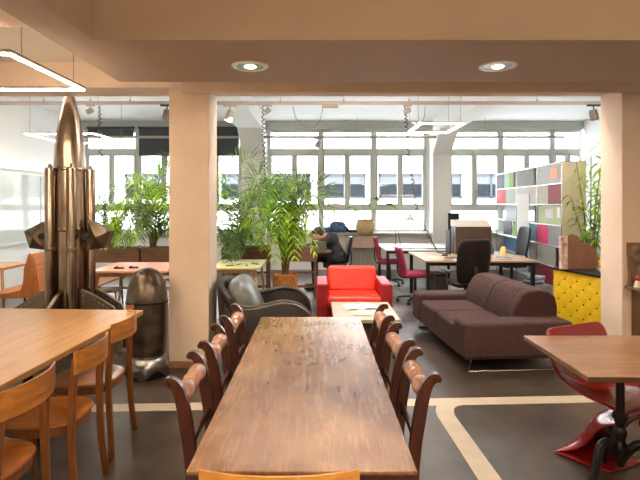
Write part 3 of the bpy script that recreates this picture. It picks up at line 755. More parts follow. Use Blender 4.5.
def planter(loc, w, label):
    b = empty('planter_box', loc, 0, label, 'planter')
    m = MB(); d = .19; z0, z1, t = .62, .86, .022
    m.box(-w/2,w/2,-d,-d+t,z0,z1).box(-w/2,w/2,d-t,d,z0,z1).box(-w/2,-w/2+t,-d+t,d-t,z0,z1).box(w/2-t,w/2,-d+t,d-t,z0,z1).box(-w/2+t,w/2-t,-d+t,d-t,z0,z0+.02)
    m.build('box', 'planter', b)
    MB().box(-w/2+t,w/2-t,-d+t,d-t,z0+.02,z1-.05).build('potting_soil', 'soil', b, smooth=False)
    for sx in (-1,1):
        for sy in (-1,1): MB().box(sx*(w/2-.03)-.02,sx*(w/2-.03)+.02,sy*.15-.02,sy*.15+.02,0,z0).build('leg', 'planter', b)
    MB().box(-w/2+.05,w/2-.05,-.16,-.13,.18,.22).box(-w/2+.05,w/2-.05,-.16,-.13,.42,.45).build('rail', 'planter', b)
planter((-3.4, 8.4, 0), .95, 'brown timber planter box on legs behind the pink table')
planter((-2.42, 8.4, 0), .95, 'brown timber planter box on legs behind the bullet sculpture')
planter((-1.2, 8.55, 0), .8, 'brown timber planter box on legs behind the craft table')
planter((-.29, 8.55, 0), .58, 'brown timber planter box on legs beside the seated person')

def worktable(name, x0, x1, y0, y1, mt, legm, label, cat='table', rail=True):
    cx, cy = (x0+x1)/2, (y0+y1)/2; w, d = (x1-x0)/2, (y1-y0)/2
    t = empty(name, (cx,cy,0), 0, label, cat)
    MB().box(-w,w,-d,d,.70,.73).build('tabletop', mt, t, bevel=.004)
    for sx in (-1,1):
        for sy in (-1,1): MB().tube([(sx*(w-.08),sy*(d-.08),.70),(sx*(w-.02),sy*(d-.04),0)], [.024,.016], 10).build('leg', legm, t)
    for q in (-d+.08, d-.10): MB().box(-w+.08,w-.08,q,q+.02,.64,.70).build('apron', legm, t)
    return t
M['pinktop'] = mat('pink_tabletop', (232,150,136), .4, var=.08, c2=(222,170,140))
M['limetop'] = mat('lime_tabletop', (206,206,128), .45, var=.1, c2=(220,212,170))
worktable('work_table', -2.92, -1.95, 6.4, 7.35, 'pinktop', 'palewood', 'pink topped table with pale wooden legs behind the rocket')
worktable('work_table', -1.45, -.77, 6.75, 7.7, 'limetop', 'palewood', 'lime green craft table with pale legs behind the black armchair')
def stool(loc, label):
    s = empty('stool', loc, .4, label, 'stool')
    MB().lathe([(.15,.42),(.16,.43),(.16,.45),(.15,.455)], n=24).build('seat', 'greywood', s)
    for k in range(4):
        a = PI/4+k*PI/2; MB().tube([(.1*math.cos(a),.1*math.sin(a),.42),(.17*math.cos(a),.17*math.sin(a),0)], .014, 8).build('leg', 'palewood', s)
stool((-2.78, 6.7, 0), 'round wooden stool at the rocket side of the pink table')
stool((-2.3, 7.75, 0), 'round wooden stool behind the pink table')
for k, (x, y, z, w) in enumerate(((-2.62,6.62,.73,'pink'), (-2.45,6.68,.73,'pink'))):
    g = tag(MB().box(-.06,.06,-.03,.03,0,.018).box(-.055,-.01,-.025,.025,.018,.03).build('gadget_case', 'black', bevel=.004), 'small black case on the pink table, %s' % ('closer to the rocket','closer to the bullet sculpture')[k], 'case'); g.location = (x,y,z); g.rotation_euler = (0,0,.3*k)
for k, (x, y) in enumerate(((-1.2,6.9),(-1.1,7.05),(-.98,6.95),(-.88,7.1))):
    g = empty('pen', (x,y,.7365), .5+k*.7, 'dark pen on the lime craft table, %s' % ('closest its front edge','behind the first pen','between two other pens','closest the bark pot palm')[k], 'pen', 'pens on the craft table')
    MB().tube([(-.06,0,0),(.05,0,0),(.068,0,0)], [.0065,.0065,.001], 7).build('barrel', 'black', g); MB().tube([(-.062,0,0),(-.02,0,0)], .0072, 7).build('cap', col('pen_green', (40,90,50)), g)
g = empty('notebook', (-1.1, 7.3, .73), .2, 'open white notebook on the lime craft table', 'notebook')
for s in (-1,1): MB().box(*(sorted((0,s*.13))), -.09,.09,0,.012).build('page_block', 'paper', g)
MB().box(-.135,.135,-.095,.095,-.0,.002).build('cover', 'black', g)

# ================================================================== BLACK LEATHER ARMCHAIR  (faces +x)
a = empty('leather_armchair', (-.47, 5.2, 0), R(3), 'worn black leather club armchair with sweeping round arms behind the long table', 'armchair')
MB().box(-.38,.34,-.34,.34,.10,.30).build('base', 'leather', a, bevel=.03, seg=3)
for x in (-.3,.36):
    for s in (-.5,.5): MB().tube([(x,s,0),(x,s,.1)], [.02,.026], 10).build('foot', 'castiron', a)
MB().box(-.28,.38,-.345,.345,.28,.43).build('seat_cushion', 'leather', a, bevel=.06, seg=4)
def armshape(s):
    # side profile (x,z) swept over an inward leaning thickness
    top = cat_mull([(-.42,0,.66),(-.24,0,.60),(-.06,0,.62),(.12,0,.655),(.28,0,.62),(.39,0,.52),(.425,0,.38),(.42,0,.10)], 4)
    m = MB(); rows = []
    for p in top:
        rows.append([(p.x, s*.36, max(.08, p.z-.05)), (p.x, s*.385, p.z-.005), (p.x, s*.44, p.z+.0), (p.x, s*.50, p.z-.01), (p.x, s*.53, max(.08, p.z-.06))])
    n = 5; vs = [q for r_ in rows for q in r_]; fs = []
    for i in range(len(rows)-1):
        for j in range(n-1): fs.append((i*n+j, i*n+j+1, (i+1)*n+j+1, (i+1)*n+j))
    # walls down to the base
    o = len(vs)
    for r_ in rows: vs += [(r_[0][0], s*.36, .08), (r_[4][0], s*.53, .08)]
    for i in range(len(rows)-1):
        fs.append((i*n, (i+1)*n, o+2*(i+1), o+2*i)); fs.append((i*n+4, o+2*i+1, o+2*(i+1)+1, (i+1)*n+4)); fs.append((o+2*i, o+2*(i+1), o+2*(i+1)+1, o+2*i+1))
    fs.append((0,1,2,3,4,o+1,o)); k = len(rows)-1; fs.append((k*n+4,k*n+3,k*n+2,k*n+1,k*n,o+2*k,o+2*k+1))
    m.add(vs, fs); m.build('arm', 'leather', a)
    MB().tube([(p.x, s*.383, p.z+.004) for p in top], .009, 6).tube([(p.x, s*.503, p.z-.002) for p in top], .009, 6).build('arm_piping', 'piping', a)
armshape(1); armshape(-1)
# curved outer back
P = []
for i in range(13):
    th = R(-90+180*i/12); 
    P.append([( -.30-.17*math.cos(th)-.05*zz, .50*math.sin(th), .08+zz*(.62+.13*math.cos(th))) for zz in (0,.25,.5,.75,.92,1.0)])
MB().grid(P).build('back_shell', 'leather', a, solid=.07)
T = Matrix.Rotation(R(-26), 4, 'Y')
MB().ell((-.25,0,.585), (.13,.37,.27), 26, 16, T, .62).build('back_cushion', 'leatherg', a)

# ================================================================== RED ARMCHAIR (faces camera)
a = empty('red_armchair', (.475, 6.3, 0), 0, 'bright red leather armchair with square arms facing the coffee table', 'armchair')
for s in (-1,1):
    MB().box(*sorted((s*.48, s*.33)), 0, .74, .06, .58).build('arm', 'redside', a, bevel=.022, seg=3)
MB().box(-.33,.33,.03,.74,.08,.28).build('base', 'redside', a, bevel=.015)
MB().box(-.34,.34,-.03,.60,.28,.425).build('seat_cushion', 'redleather', a, bevel=.05, seg=4)
MB().box(-.33,.33,.60,.74,.28,.60).build('back_frame', 'redside', a, bevel=.02)
T = Matrix.Translation((0,.55,.56)) @ Matrix.Rotation(R(-12), 4, 'X')
m = MB().cbox((0,0,0), (.665,.17,.36), T); m.build('back_cushion', 'redleather', a, bevel=.055, seg=4)
for sx in (-.4,.4):
    for y in (.06,.68): MB().tube([(sx,y,0),(sx,y,.06)], .02, 10).build('foot', 'castiron', a)

# ================================================================== COFFEE TABLE
t = empty('coffee_table', (.515, 5.6, 0), 0, 'low bleached wooden coffee table between the long table and the red armchair', 'coffee table')
MB().box(-.345,.345,-.47,.47,.365,.40).build('tabletop', 'greywood', t, bevel=.003)
for sx in (-1,1):
    for sy in (-1,1): MB().box(sx*.30-.03,sx*.30+.03,sy*.42-.03,sy*.42+.03,0,.365).build('leg', 'castiron', t, bevel=.003)
MB().box(-.27,.27,-.42,.42,.10,.125).build('lower_shelf', 'palewood', t)
MB().box(-.27,.27,-.44,.42,.29,.362).build('drawer_box', 'castiron', t)
for k, (x, y, rz, c) in enumerate(((.50,5.75,.15,(226,226,222)),(.52,5.45,-.25,(196,186,170)))):
    g = empty('magazine', (x,y,.40+.0), rz, ('open pale magazine on the coffee table towards the red armchair','closed beige magazine on the coffee table towards the long table')[k], 'magazine')
    if k == 0:
        for s in (-1,1):
            q = [(s*x_, 0, z_) for x_, z_ in ((0,.004),(.05,.016),(.12,.014),(.19,.004))]
            MB().sweep([(p[0],0,p[2]) for p in q], .003, .26).build('page', 'paper', g)
        MB().box(-.19,.19,-.132,.132,0,.002).build('cover', col('magazine_cover_dark', (70,80,90)), g)
    else:
        MB().box(-.1,.1,-.14,.14,.001,.008).build('page_block', 'paper', g); MB().box(-.102,.102,-.142,.142,.008,.0095).build('cover', col('magazine_beige', c), g)

# ================================================================== SOFA (local: x depth to the right, y length away)
s = empty('sofa', (1.367, 4.65, 0), R(4.2), 'brown wool three seat sofa with low square arms on chrome runners', 'sofa')
L = 1.83; D = 1.07
MB().box(.02,D,0.02,L-.02,.13,.26).build('base', 'sofa', s, bevel=.01)
MB().box(0,D,0,.30,.14,.475).build('armrest', 'sofa', s, bevel=.035, seg=4)
MB().box(0,D,L-.30,L,.14,.475).build('armrest', 'sofa', s, bevel=.035, seg=4)
for k in range(2):
    y0 = .303+k*(L-.606)/2
    MB().box(.02,.66,y0,y0+(L-.612)/2,.20,.405).build('seat_cushion', 'sofa', s, bevel=.04, seg=4)
for k in range(2):
    y0 = .27+k*(L-.54)/2; y1 = y0+(L-.56)/2
    m = MB().prism([(.60,.37),(.585,.44),(.63,.58),(.69,.68),(.76,.725),(.86,.735),(.97,.72),(1.04,.67),(1.065,.56),(1.065,.28),(.62,.28)], y0, y1, 'y')
    m.build('back_cushion', 'sofa', s, bevel=.025, seg=3)
    # gathered folds
    m = MB()
    for q in range(6):
        yy = y0+.12+q*(y1-y0-.24)/5
        m.tube(cat_mull([(.592,yy,.45),(.64,yy+.02,.585),(.70,yy+.03,.68),(.765,yy+.03,.722)], 4), [.004]+[.009]*11+[.003], 6)
    m.build('gathered_fold', 'sofa', s)
for y in (.06, L-.10):
    MB().tube([(.10,y,.14),(.06,y,.012),(D-.06,y,.012),(D-.1,y,.14)], .012, 8).build('runner_leg', 'chrome', s)

# ================================================================== BISTRO TABLE + RED CHAIRS
t = empty('bistro_table', (1.71, 2.82, 0), 0, 'square brown plank bistro table on an ornate cast iron tripod beside the red chairs', 'table')
MB().box(-.385,.385,-.38,.39,.722,.75).build('tabletop', 'bistro', t, bevel=.003)
MB().box(-.2,.2,-.02,.02,.705,.722).box(-.02,.02,-.2,.2,.700,.722).build('top_bracket', 'castiron', t)
MB().lathe([(.03,.20),(.05,.215),(.05,.23),(.03,.25),(.026,.27),(.036,.30),(.036,.32),(.024,.34),(.03,.37),(.042,.39),(.042,.41),(.024,.43),(.022,.60),(.028,.62),(.022,.64),(.022,.70),(.04,.705)], n=20).build('column_post', 'castiron', t)
MB().lathe([(.006,.11),(.018,.12),(.03,.15),(.045,.18),(.04,.22)], n=16).build('finial', 'castiron', t)
for k in range(3):
    an = R(200+120*k); c_, s_ = math.cos(an), math.sin(an)
    q = cat_mull([(.03*c_,.03*s_,.20),(.09*c_,.09*s_,.265),(.15*c_,.15*s_,.25),(.18*c_,.18*s_,.14),(.22*c_,.22*s_,.04),(.27*c_,.27*s_,.02),(.31*c_,.31*s_,.045),(.335*c_,.335*s_,.085)], 4)
    MB().tube(q, [.024]*12+[.021]*10+[.016]*(len(q)-24)+[.009,.006], 8).build('foot', 'castiron', t)

def kangaroo(loc, rz, label):
    """one piece shell, local facing +x; y is the width"""
    c = empty('shell_chair', loc, rz, label, 'chair')
    # centre line, half width, edge lift
    st = [(-.215,.805,.19,.0),(-.212,.79,.23,.0),(-.205,.75,.25,.01),(-.19,.66,.25,.02),(-.175,.56,.245,.035),(-.15,.475,.24,.06),(-.10,.43,.235,.07),(0,.415,.235,.06),(.10,.415,.225,.045),(.18,.42,.21,.02),(.215,.41,.195,-.0),(.215,.385,.17,-.02),
          (.13,.365,.165,-.05),(.04,.345,.15,-.085),(-.04,.29,.14,-.10),(-.085,.21,.14,-.10),(-.14,.10,.16,-.09),(-.215,.012,.215,-.02),(-.18,.0,.21,.0),(-.08,.0,.19,.0),(.02,.0,.16,.0),(.11,.0,.13,.0)]
    Q = []
    for i in range(len(st)):
        a0 = st[max(i-1,0)]; a1 = st[min(i+1,len(st)-1)]; d = Vector((a1[0]-a0[0],0,a1[1]-a0[1])).normalized(); nrm = Vector((-d.z,0,d.x))
        # lift is towards the sitter
        row = []
        for j in range(11):
            u = -1+2*j/10; x, z, hw, lf = st[i]
            p = Vector((x,u*hw,z))+ (Vector((1,0,0)) if z > .6 else Vector((.35,0,.9)) if i < 10 else -nrm)*lf*(abs(u)**2.2)
            if z <= .013: p.z = .012
            row.append(tuple(p))
        Q.append(row)
    MB().grid(Q).build('seat_shell', 'redplastic', c, solid=.022, sub=2)
    return c
k_ = kangaroo((1.81, 3.11, 0), R(-66), 'glossy red one piece plastic chair tucked behind the bistro table'); k_.scale = (1.12, 1.13, .985)
kangaroo((1.90, 2.50, 0), R(155), 'glossy red one piece plastic chair at the near side of the bistro table')

# ================================================================== SHELF UNIT (USM-like)
u = empty('shelf_unit', (3.92, 8.0, 0), R(-4.6), 'tall chrome framed shelf unit with coloured metal panels beyond the sofa', 'shelf unit')
cols_y = [0, 1.12, 2.3, 3.75]; rh = .345; z0 = .19; DD = .36
m = MB()
for y in cols_y:
    for x in (0, DD): m.tube([(x,y,0),(x,y,z0+6*rh)], .012, 8)
for r_ in range(7):
    z = z0+r_*rh
    for x in (0, DD): m.tube([(x,0,z),(x,3.75,z)], .012, 8)
    for y in cols_y: m.tube([(0,y,z),(DD,y,z)], .012, 8)
m.build('tube_frame', 'usmsteel', u)
for r_ in range(7): MB().box(.012,DD-.012,.012,3.738,z0+r_*rh-.006,z0+r_*rh+.006).build('shelf_board', col('shelf_grey', (190,192,188)), u)
MB().box(.0,DD,-.014,-.004,z0,z0+6*rh).build('end_panel', col('beige_panel', (218,208,176), .4), u, smooth=False)
MB().box(DD-.01,DD-.002,.01,3.74,z0,z0+2*rh).box(DD-.01,DD-.002,.01,2.3,z0+3*rh,z0+6*rh).build('rear_panel', col('pale_grey_panel', (206,208,206)), u, smooth=False)
def panel(c, r_, f0, f1, colour, x=.004, nm='front_panel', zz=(0.03,.97)):
    ya, yb = cols_y[c]+.015, cols_y[c+1]-.015; w = yb-ya
    z = z0+r_*rh
    return MB().box(x-.006, x+.004, ya+f0*w, ya+f1*w, z+rh*zz[0], z+rh*zz[1]).build(nm, col('panel_%d_%d_%d' % colour, colour, .6, spec=.25), u, smooth=False)
# rows count up from the floor; column 0 is the near one
g_ = (176,176,172)
panel(0,5,0,1,(190,194,196)); panel(1,5,.12,1,(150,152,146)); panel(2,5,.0,.12,(60,66,48)); panel(2,5,.12,.32,(148,176,84)); panel(2,5,.32,.58,(178,214,178)); panel(2,5,.58,1,(52,62,70))
panel(0,4,0,.52,(142,52,62)); panel(0,4,.52,1,(184,178,166)); panel(1,4,0,1,(214,210,202)); panel(2,4,0,.5,(186,196,180)); panel(2,4,.5,1,(206,70,72))
panel(2,3,0,1,(196,204,206), .2); panel(1,3,0,.3,(96,84,70), .1)
panel(0,2,0,.5,(150,154,158)); panel(0,2,.5,1,(216,44,104)); panel(1,2,0,.38,(86,138,160)); panel(2,2,0,.5,(150,190,70), .15); panel(2,2,.55,1,(62,60,66), .15)
panel(0,1,.22,1,(156,154,146)); panel(0,1,0,.2,(30,34,40), .2); panel(1,1,.0,1,(160,156,144)); panel(2,1,0,1,(110,150,190), .15)
panel(0,0,0,.25,(206,40,90)); panel(0,0,.25,1,(122,24,40)); panel(1,0,0,.9,(90,80,72), .2)
# park picture in the open cell
def ublk(name, x0,x1,y0,y1,z0_,z1_, colour, label, cat, parts=()):
    e = empty(name, (0,0,0), 0, label, cat)
    e.matrix_world = Matrix.Translation((3.92,8.0,0)) @ Matrix.Rotation(R(-4.6),4,'Z')
    return e
pic = ublk('park_picture', 0,0,0,0,0,0,None,'green landscape picture standing in the near column of the shelf unit','picture')
M['park'] = mat('park_print', (136,178,80), .5, var=.2, scale=7, c2=(170,150,130))
MB().box(.01,.022,.02,1.09,z0+3*rh+.014,z0+4*rh-.02).build('print', 'park', pic, smooth=False)
MB().box(.004,.01,.38,.72,z0+3*rh+.12,z0+4*rh-.08).build('pale_patch', col('print_stone', (196,190,190)), pic, smooth=False)
MB().box(.0,.006,.08,.20,z0+3*rh+.14,z0+4*rh-.04).build('white_slip', 'paper', pic, smooth=False)
pp = ublk('paper_scroll', 0,0,0,0,0,0,None,'long white paper list hanging down the front of the shelf unit','paper')
M['list'] = mat('list_paper', (238,236,230), .7, var=.05, scale=26, stretch=(.2,.2,2))
MB().box(-.016,-.012,1.50,2.22,z0+1.02*rh,z0+4.6*rh).build('sheet', 'list', pp, smooth=False)
po = ublk('orange_card', 0,0,0,0,0,0,None,'orange card stuck to the topmost grey panel of the shelf unit','card')
MB().box(-.014,-.010,.14,.46,z0+5.25*rh,z0+5.8*rh).build('sheet', col('orange_card_print', (224,150,86)), po, smooth=False)

# yellow tufted sideboard
yb = empty('sideboard', (2.95, 6.25, 0), R(13.8), 'yellow button tufted sideboard behind the sofa beside the right-angled column'.replace('right-angled ', 'plastered '), 'sideboard')
MB().box(.012,.34,-.94,0,.05,.775).build('body', col('sideboard_grey', (120,112,104)), yb)
MB().box(-.02,.36,-.96,.02,.775,.80).build('top', 'castiron', yb, bevel=.003)
# pillowed diamond tufting
P = []; ny, nz = 90, 64
for i in range(nz+1):
    row = []
    for j in range(ny+1):
        y = -.93+.92*j/ny; z = .08+.69*i/nz
        uu = y/.10; vv = z/.085; h = abs(math.sin(PI*(uu+vv)/2)*math.sin(PI*(uu-vv)/2))**.5
        row.append((.004-.007*h, y, z))
    P.append(row)
MB().grid(P).build('tufted_front', 'yellow', yb)
m = MB()
for i in range(-8, 1):
    for j in range(0, 6):
        y, z = i*.17, j*.15
        for (dy, dz) in ((0,0),(.085,.075)): 
            pass
for a_ in range(-14, 1):
    for b_ in range(0, 12):
        uu, vv = a_, b_
        if (uu+vv) % 2 == 0:
            y, z = uu*.10, vv*.085
            if -.9 < y < -.03 and .1 < z < .75: m.ell((.002, y, z), (.008,.011,.011), 8, 5)
m.build('button', 'castiron', yb)
for y in (-.85,-.1):
    for x in (.05,.3): MB().tube([(x,y,0),(x,y,.05)], .015, 8).build('foot', 'castiron', yb)
# items on it
def onyb(x, y, z=.80):
    c_, s_ = math.cos(R(13.8)), math.sin(R(13.8)); return (2.95+x*c_-y*s_, 6.25+x*s_+y*c_, z)
w = empty('wooden_cutout', onyb(.14,-.22), R(8), 'brown wooden board cut in a double curve standing on the yellow sideboard', 'board')
poly = [(-.12,0),(-.12,.40),(-.06,.43),(.02,.40),(.06,.34),(.07,.30),(.14,.31),(.22,.27),(.27,.19),(.29,.08),(.29,0)]
MB().prism(poly, -.02, .02, 'y').build('board', 'brownwood', w, bevel=.004)
MB().box(-.20,-.122,-.03,.03,0,.40).build('book_edge', mat('mottled_edge', (214,196,186), .6, var=.3, scale=14, c2=(150,96,78)), w, bevel=.003)
f = empty('orange_flowers', onyb(.22,-.60), 0, 'small bowl of orange flowers on the yellow sideboard', 'flowers')
MB().lathe([(.05,0),(.09,.03),(.10,.06),(.09,.06),(.05,.02)], n=20).build('bowl', 'white', f)
for k in range(9):
    a_ = k*2.4; q = .02+.009*k
    MB().ell((q*math.cos(a_), q*math.sin(a_), .09+.012*(k % 4)), (.03,.03,.022), 10, 6).build('blossom', col('orange_petal', (240,160,20)), f)
for k in range(8):
    a_ = k*.8; MB().sweep([(0,0,.05),(.06*math.cos(a_),.06*math.sin(a_),.08),(.12*math.cos(a_),.12*math.sin(a_),.05)], .003, .025, (math.sin(a_),-math.cos(a_),0)).build('leaf', 'leafd', f)
# tall plant in the corner behind
def tallplant(loc, label, seed):
    p = empty('tall_plant', loc, 0, label, 'plant'); r = random.Random(seed)
    MB().lathe([(.16,0),(.2,.35),(.21,.38),(.19,.38)], n=22).build('pot', 'terracotta', p)
    MB().lathe([(.18,.34),(.02,.35)], n=20).build('potting_soil', 'soil', p)
    for k in range(7):
        a_ = r.uniform(0,6.28); dx, dy = .12*math.cos(a_), .12*math.sin(a_); h = r.uniform(1.2,2.3)
        q = cat_mull([(dx*.4,dy*.4,.34),(dx*.8,dy*.8,.34+h*.5),(dx*2.2,dy*2.2,.34+h)], 8)
        MB().tube(q, [.012*(1-.6*i/len(q)) for i in range(len(q))], 6).build('stem', 'stem', p)
        m = MB()
        for i in range(40):
            t = .18+.82*i/39; pt = q[min(len(q)-1, int(t*(len(q)-1)))]; b_ = r.uniform(0,6.28); ln = r.uniform(.2,.42)
            d = Vector((math.cos(b_), math.sin(b_), .45)).normalized(); sd = d.cross(Vector((0,0,1))).normalized()
            vs = []
            for uq, ww in ((0,.006),(.3,.019),(.65,.015),(1,.001)):
                c_ = pt+d*ln*uq+Vector((0,0,-.75))*ln*uq*uq; vs += [c_-sd*ww, c_+sd*ww]
            m.add(vs, [(0,1,3,2),(2,3,5,4),(4,5,7,6)])
        m.build('leaves', ('leafy','leaf','leafy','leafd')[k % 4], p)
tallplant((4.02, 7.35, 0), 'tall bamboo like plant with drooping leaves before the beige end of the shelf unit', 21)
tallplant((4.25, 6.9, 0), 'tall leafy plant standing between the bamboo like plant and the plastered column', 34)

# ================================================================== DESKS
def desk(x0, x1, y0, y1, mt, label, h=.73, name='office_desk'):
    cx, cy = (x0+x1)/2, (y0+y1)/2; w, d = (x1-x0)/2, (y1-y0)/2
    t = empty(name, (cx,cy,0), 0, label, 'desk')
    MB().box(-w,w,-d,d,h-.028,h).build('desktop', mt, t, bevel=.003)
    for sx in (-1,1):
        for sy in (-1,1): MB().box(sx*(w-.05)-.025,sx*(w-.05)+.025,sy*(d-.05)-.025,sy*(d-.05)+.025,0,h-.028).build('leg', 'castiron', t)
    for q in (-d+.03, d-.06): MB().box(-w+.06,w-.06,q,q+.03,h-.08,h-.03).build('crossbar', 'castiron', t)
    return t
desk(1.63, 3.32, 7.53, 8.95, 'pinewood', 'large pale wooden desk behind the sofa with the dark screen box on it')
desk(1.28, 2.85, 9.35, 10.7, 'white', 'white office desk near the windows with the lamp on it')
sb = empty('screen_box', (2.65, 8.45, .73), 0, 'dark brown box shaped desk screen with a pale top on the wooden desk', 'screen')
MB().box(-.305,.305,0,.30,0,.47).build('housing', 'screen', sb, bevel=.006)
MB().prism([(-.01,.47),(.31,.47),(.31,.57),(.30,.58)], -.31, .31, 'x').build('top', col('screen_top', (196,184,172)), sb)
MB().box(-.325,-.307,-.01,.02,0,.49).build('edge_strip', 'steel', sb)
MB().box(-.40,-.385,-.0,.3,0,.40).box(-.41,-.40,.0,.02,0,.42).build('side_flap', 'black', sb)
mo = empty('computer_monitor', (2.74, 10.1, .73), R(10), 'small black monitor top showing behind the dark screen box', 'monitor')
MB().box(-.1,.1,-.08,.08,0,.015).build('stand_base', 'black', mo); MB().box(-.02,.02,.01,.03,.015,.3).build('stand_neck', 'black', mo); MB().box(-.10,.14,-.015,.012,.22,.67).build('display', 'black', mo, bevel=.005)
# lamp on white desk
lp = empty('desk_lamp', (1.72, 10.3, .73), 0, 'slim white desk lamp with a pink trimmed shade on the white desk', 'desk lamp')
MB().lathe([(.07,0),(.07,.012),(.02,.02)], n=20).build('lamp_base', 'steel', lp)
MB().tube([(0,0,.015),(-.06,0,.38),(.18,0,.60)], .008, 8).build('lamp_arm', 'steel', lp)
MB().lathe([(.03,.06),(.05,.03),(.11,-.06),(.105,-.062)], (.2,0,.56), 20).build('lamp_shade', 'white', lp)
MB().lathe([(.022,.09),(.03,.06)], (.2,0,.56), 12).build('shade_cap', col('pink_cap', (214,70,100)), lp)
fl = empty('monitor_pole', (1.56, 9.9, .73), 0, 'tall thin pole with a horizontal white bar standing on the white desk', 'pole')
MB().lathe([(.06,0),(.06,.01),(.01,.015)], n=16).build('pole_base', 'steel', fl)
MB().tube([(0,0,.01),(0,0,1.02)], .009, 8).build('pole', 'steel', fl)
MB().tube([(-.28,0,1.02),(.36,0,1.02)], .014, 8).build('cross_bar', 'white', fl)
# things on the desks
def bottle(loc, c, capc, label, h=.2, r=.045):
    b = empty('bottle', loc, 0, label, 'bottle')
    MB().lathe([(r*.9,0),(r,.01),(r,h*.7),(r*.6,h*.82),(r*.45,h*.9)], n=18).build('bottle_body', col('bottle_%d' % c[0], c, .3), b)
    MB().lathe([(r*.5,h*.9),(r*.5,h)], n=12).build('cap', col('cap_%d' % capc[0], capc), b)
bottle((3.0, 8.05, .73), (236,216,150), (40,40,60), 'cream bottle with a dark cap on the wooden desk', .2)
bottle((2.98, 8.55, .73), (110,160,200), (60,90,130), 'blue bottle behind the cream bottle on the wooden desk', .16)
for k in range(7):
    x = 1.80+.12*k+rnd.uniform(-.03,.03); y = 7.75+rnd.uniform(0,.5)
    o = empty('paper_sheet', (x,y,.7305+.0015*k), rnd.uniform(-1,1), 'loose pale sheet on the corner of the wooden desk, %s' % ('by the desk corner','second from the desk corner','under the coiled cord','half under its neighbours','beside the dark chair back','close to the dark screen box','topmost of the scattered sheets')[k], 'paper', 'loose sheets on the wooden desk')
    MB().box(-.105,.105,-.148,.148,0,.001).build('sheet', 'paper' if k % 2 else col('kraft_sheet', (206,168,128)), o, smooth=False)
tag(MB().tube(cat_mull([(2.1,8.75,.742),(2.2,8.4,.742),(2.05,8.2,.742),(2.25,8.0,.742),(2.1,7.8,.742),(2.3,7.68,.742)],6), .009, 6).build('power_cable', 'cable'), 'black cable curling across the wooden desk', 'cable')
tag(MB().tube(cat_mull([(1.45,9.6,.739),(1.7,9.45,.739),(1.95,9.55,.739),(2.3,9.45,.739),(2.55,9.6,.739)],6), .008, 6).build('power_cable', 'cable'), 'black cable lying along the front of the white desk', 'cable')
# drawer trolley + papers under desk
tr = empty('drawer_trolley', (3.57, 8.25, 0), 0, 'low grey drawer trolley under the wooden desk edge by the shelf unit', 'drawer trolley')
MB().box(-.2,.2,-.25,.25,.03,.28).build('cabinet', col('trolley_grey', (150,150,146)), tr, bevel=.005)
for k in range(3):
    d_ = MB().box(-.19,.19,-.262,-.25,.04+k*.08,.11+k*.08).build('drawer', col('trolley_front', (176,176,172)), tr); MB().box(-.05,.05,-.272,-.262,.07+k*.08,.08+k*.08).build('handle', 'steel', d_)
for k in range(4):
    o = tag(MB().box(-.13,.13,-.09,.09,0,.03).build('folder', col(('folder_blue','folder_white','folder_sky','folder_pale')[k], ((60,90,150),(230,230,230),(120,160,200),(210,214,220))[k]), bevel=.003), ('dark blue','white','sky blue','pale grey')[k]+' folder in the heap on the grey drawer trolley', 'folder', 'folders on the trolley')
    o.location = (3.54+.02*k, 8.2, .28+.031*k); o.rotation_euler = (0,0,.25*k)

# computer tower and cables under the wooden desk
ct = empty('computer_tower', (2.0, 8.3, 0), .1, 'dark computer tower standing under the wooden desk', 'computer')
MB().box(-.1,.1,-.22,.22,.01,.44).build('case', 'black', ct, bevel=.006); MB().box(-.09,.09,-.228,-.22,.05,.42).build('front_plate', col('tower_front', (96,96,98)), ct)
for sx in (-.07,.07): MB().box(sx-.02,sx+.02,-.2,.2,0,.01).build('foot', 'black', ct)
wb = empty('waste_bin', (2.6, 7.95, 0), 0, 'grey waste bin under the wooden desk', 'bin')
MB().lathe([(.11,0),(.14,.30),(.13,.30),(.1,.01)], n=22).build('bin_wall', col('bin_grey', (120,120,122)), wb)
for k, (x, y, c_) in enumerate(((2.05,7.72,(60,50,46)),(2.62,7.75,(214,120,60)),(2.2,7.95,(120,150,90)),(2.9,7.75,(70,90,130)))):
    o = empty('notebook', (x,y,.742), .4*k-.5, ('dark brown','orange','green','blue')[k]+' notebook lying on the wooden desk', 'notebook')
    MB().box(-.07,.07,-.1,.1,0,.014).build('page_block', 'paper', o); MB().box(-.072,.072,-.102,.102,.014,.017).build('cover', col('book_%d' % k, c_), o)
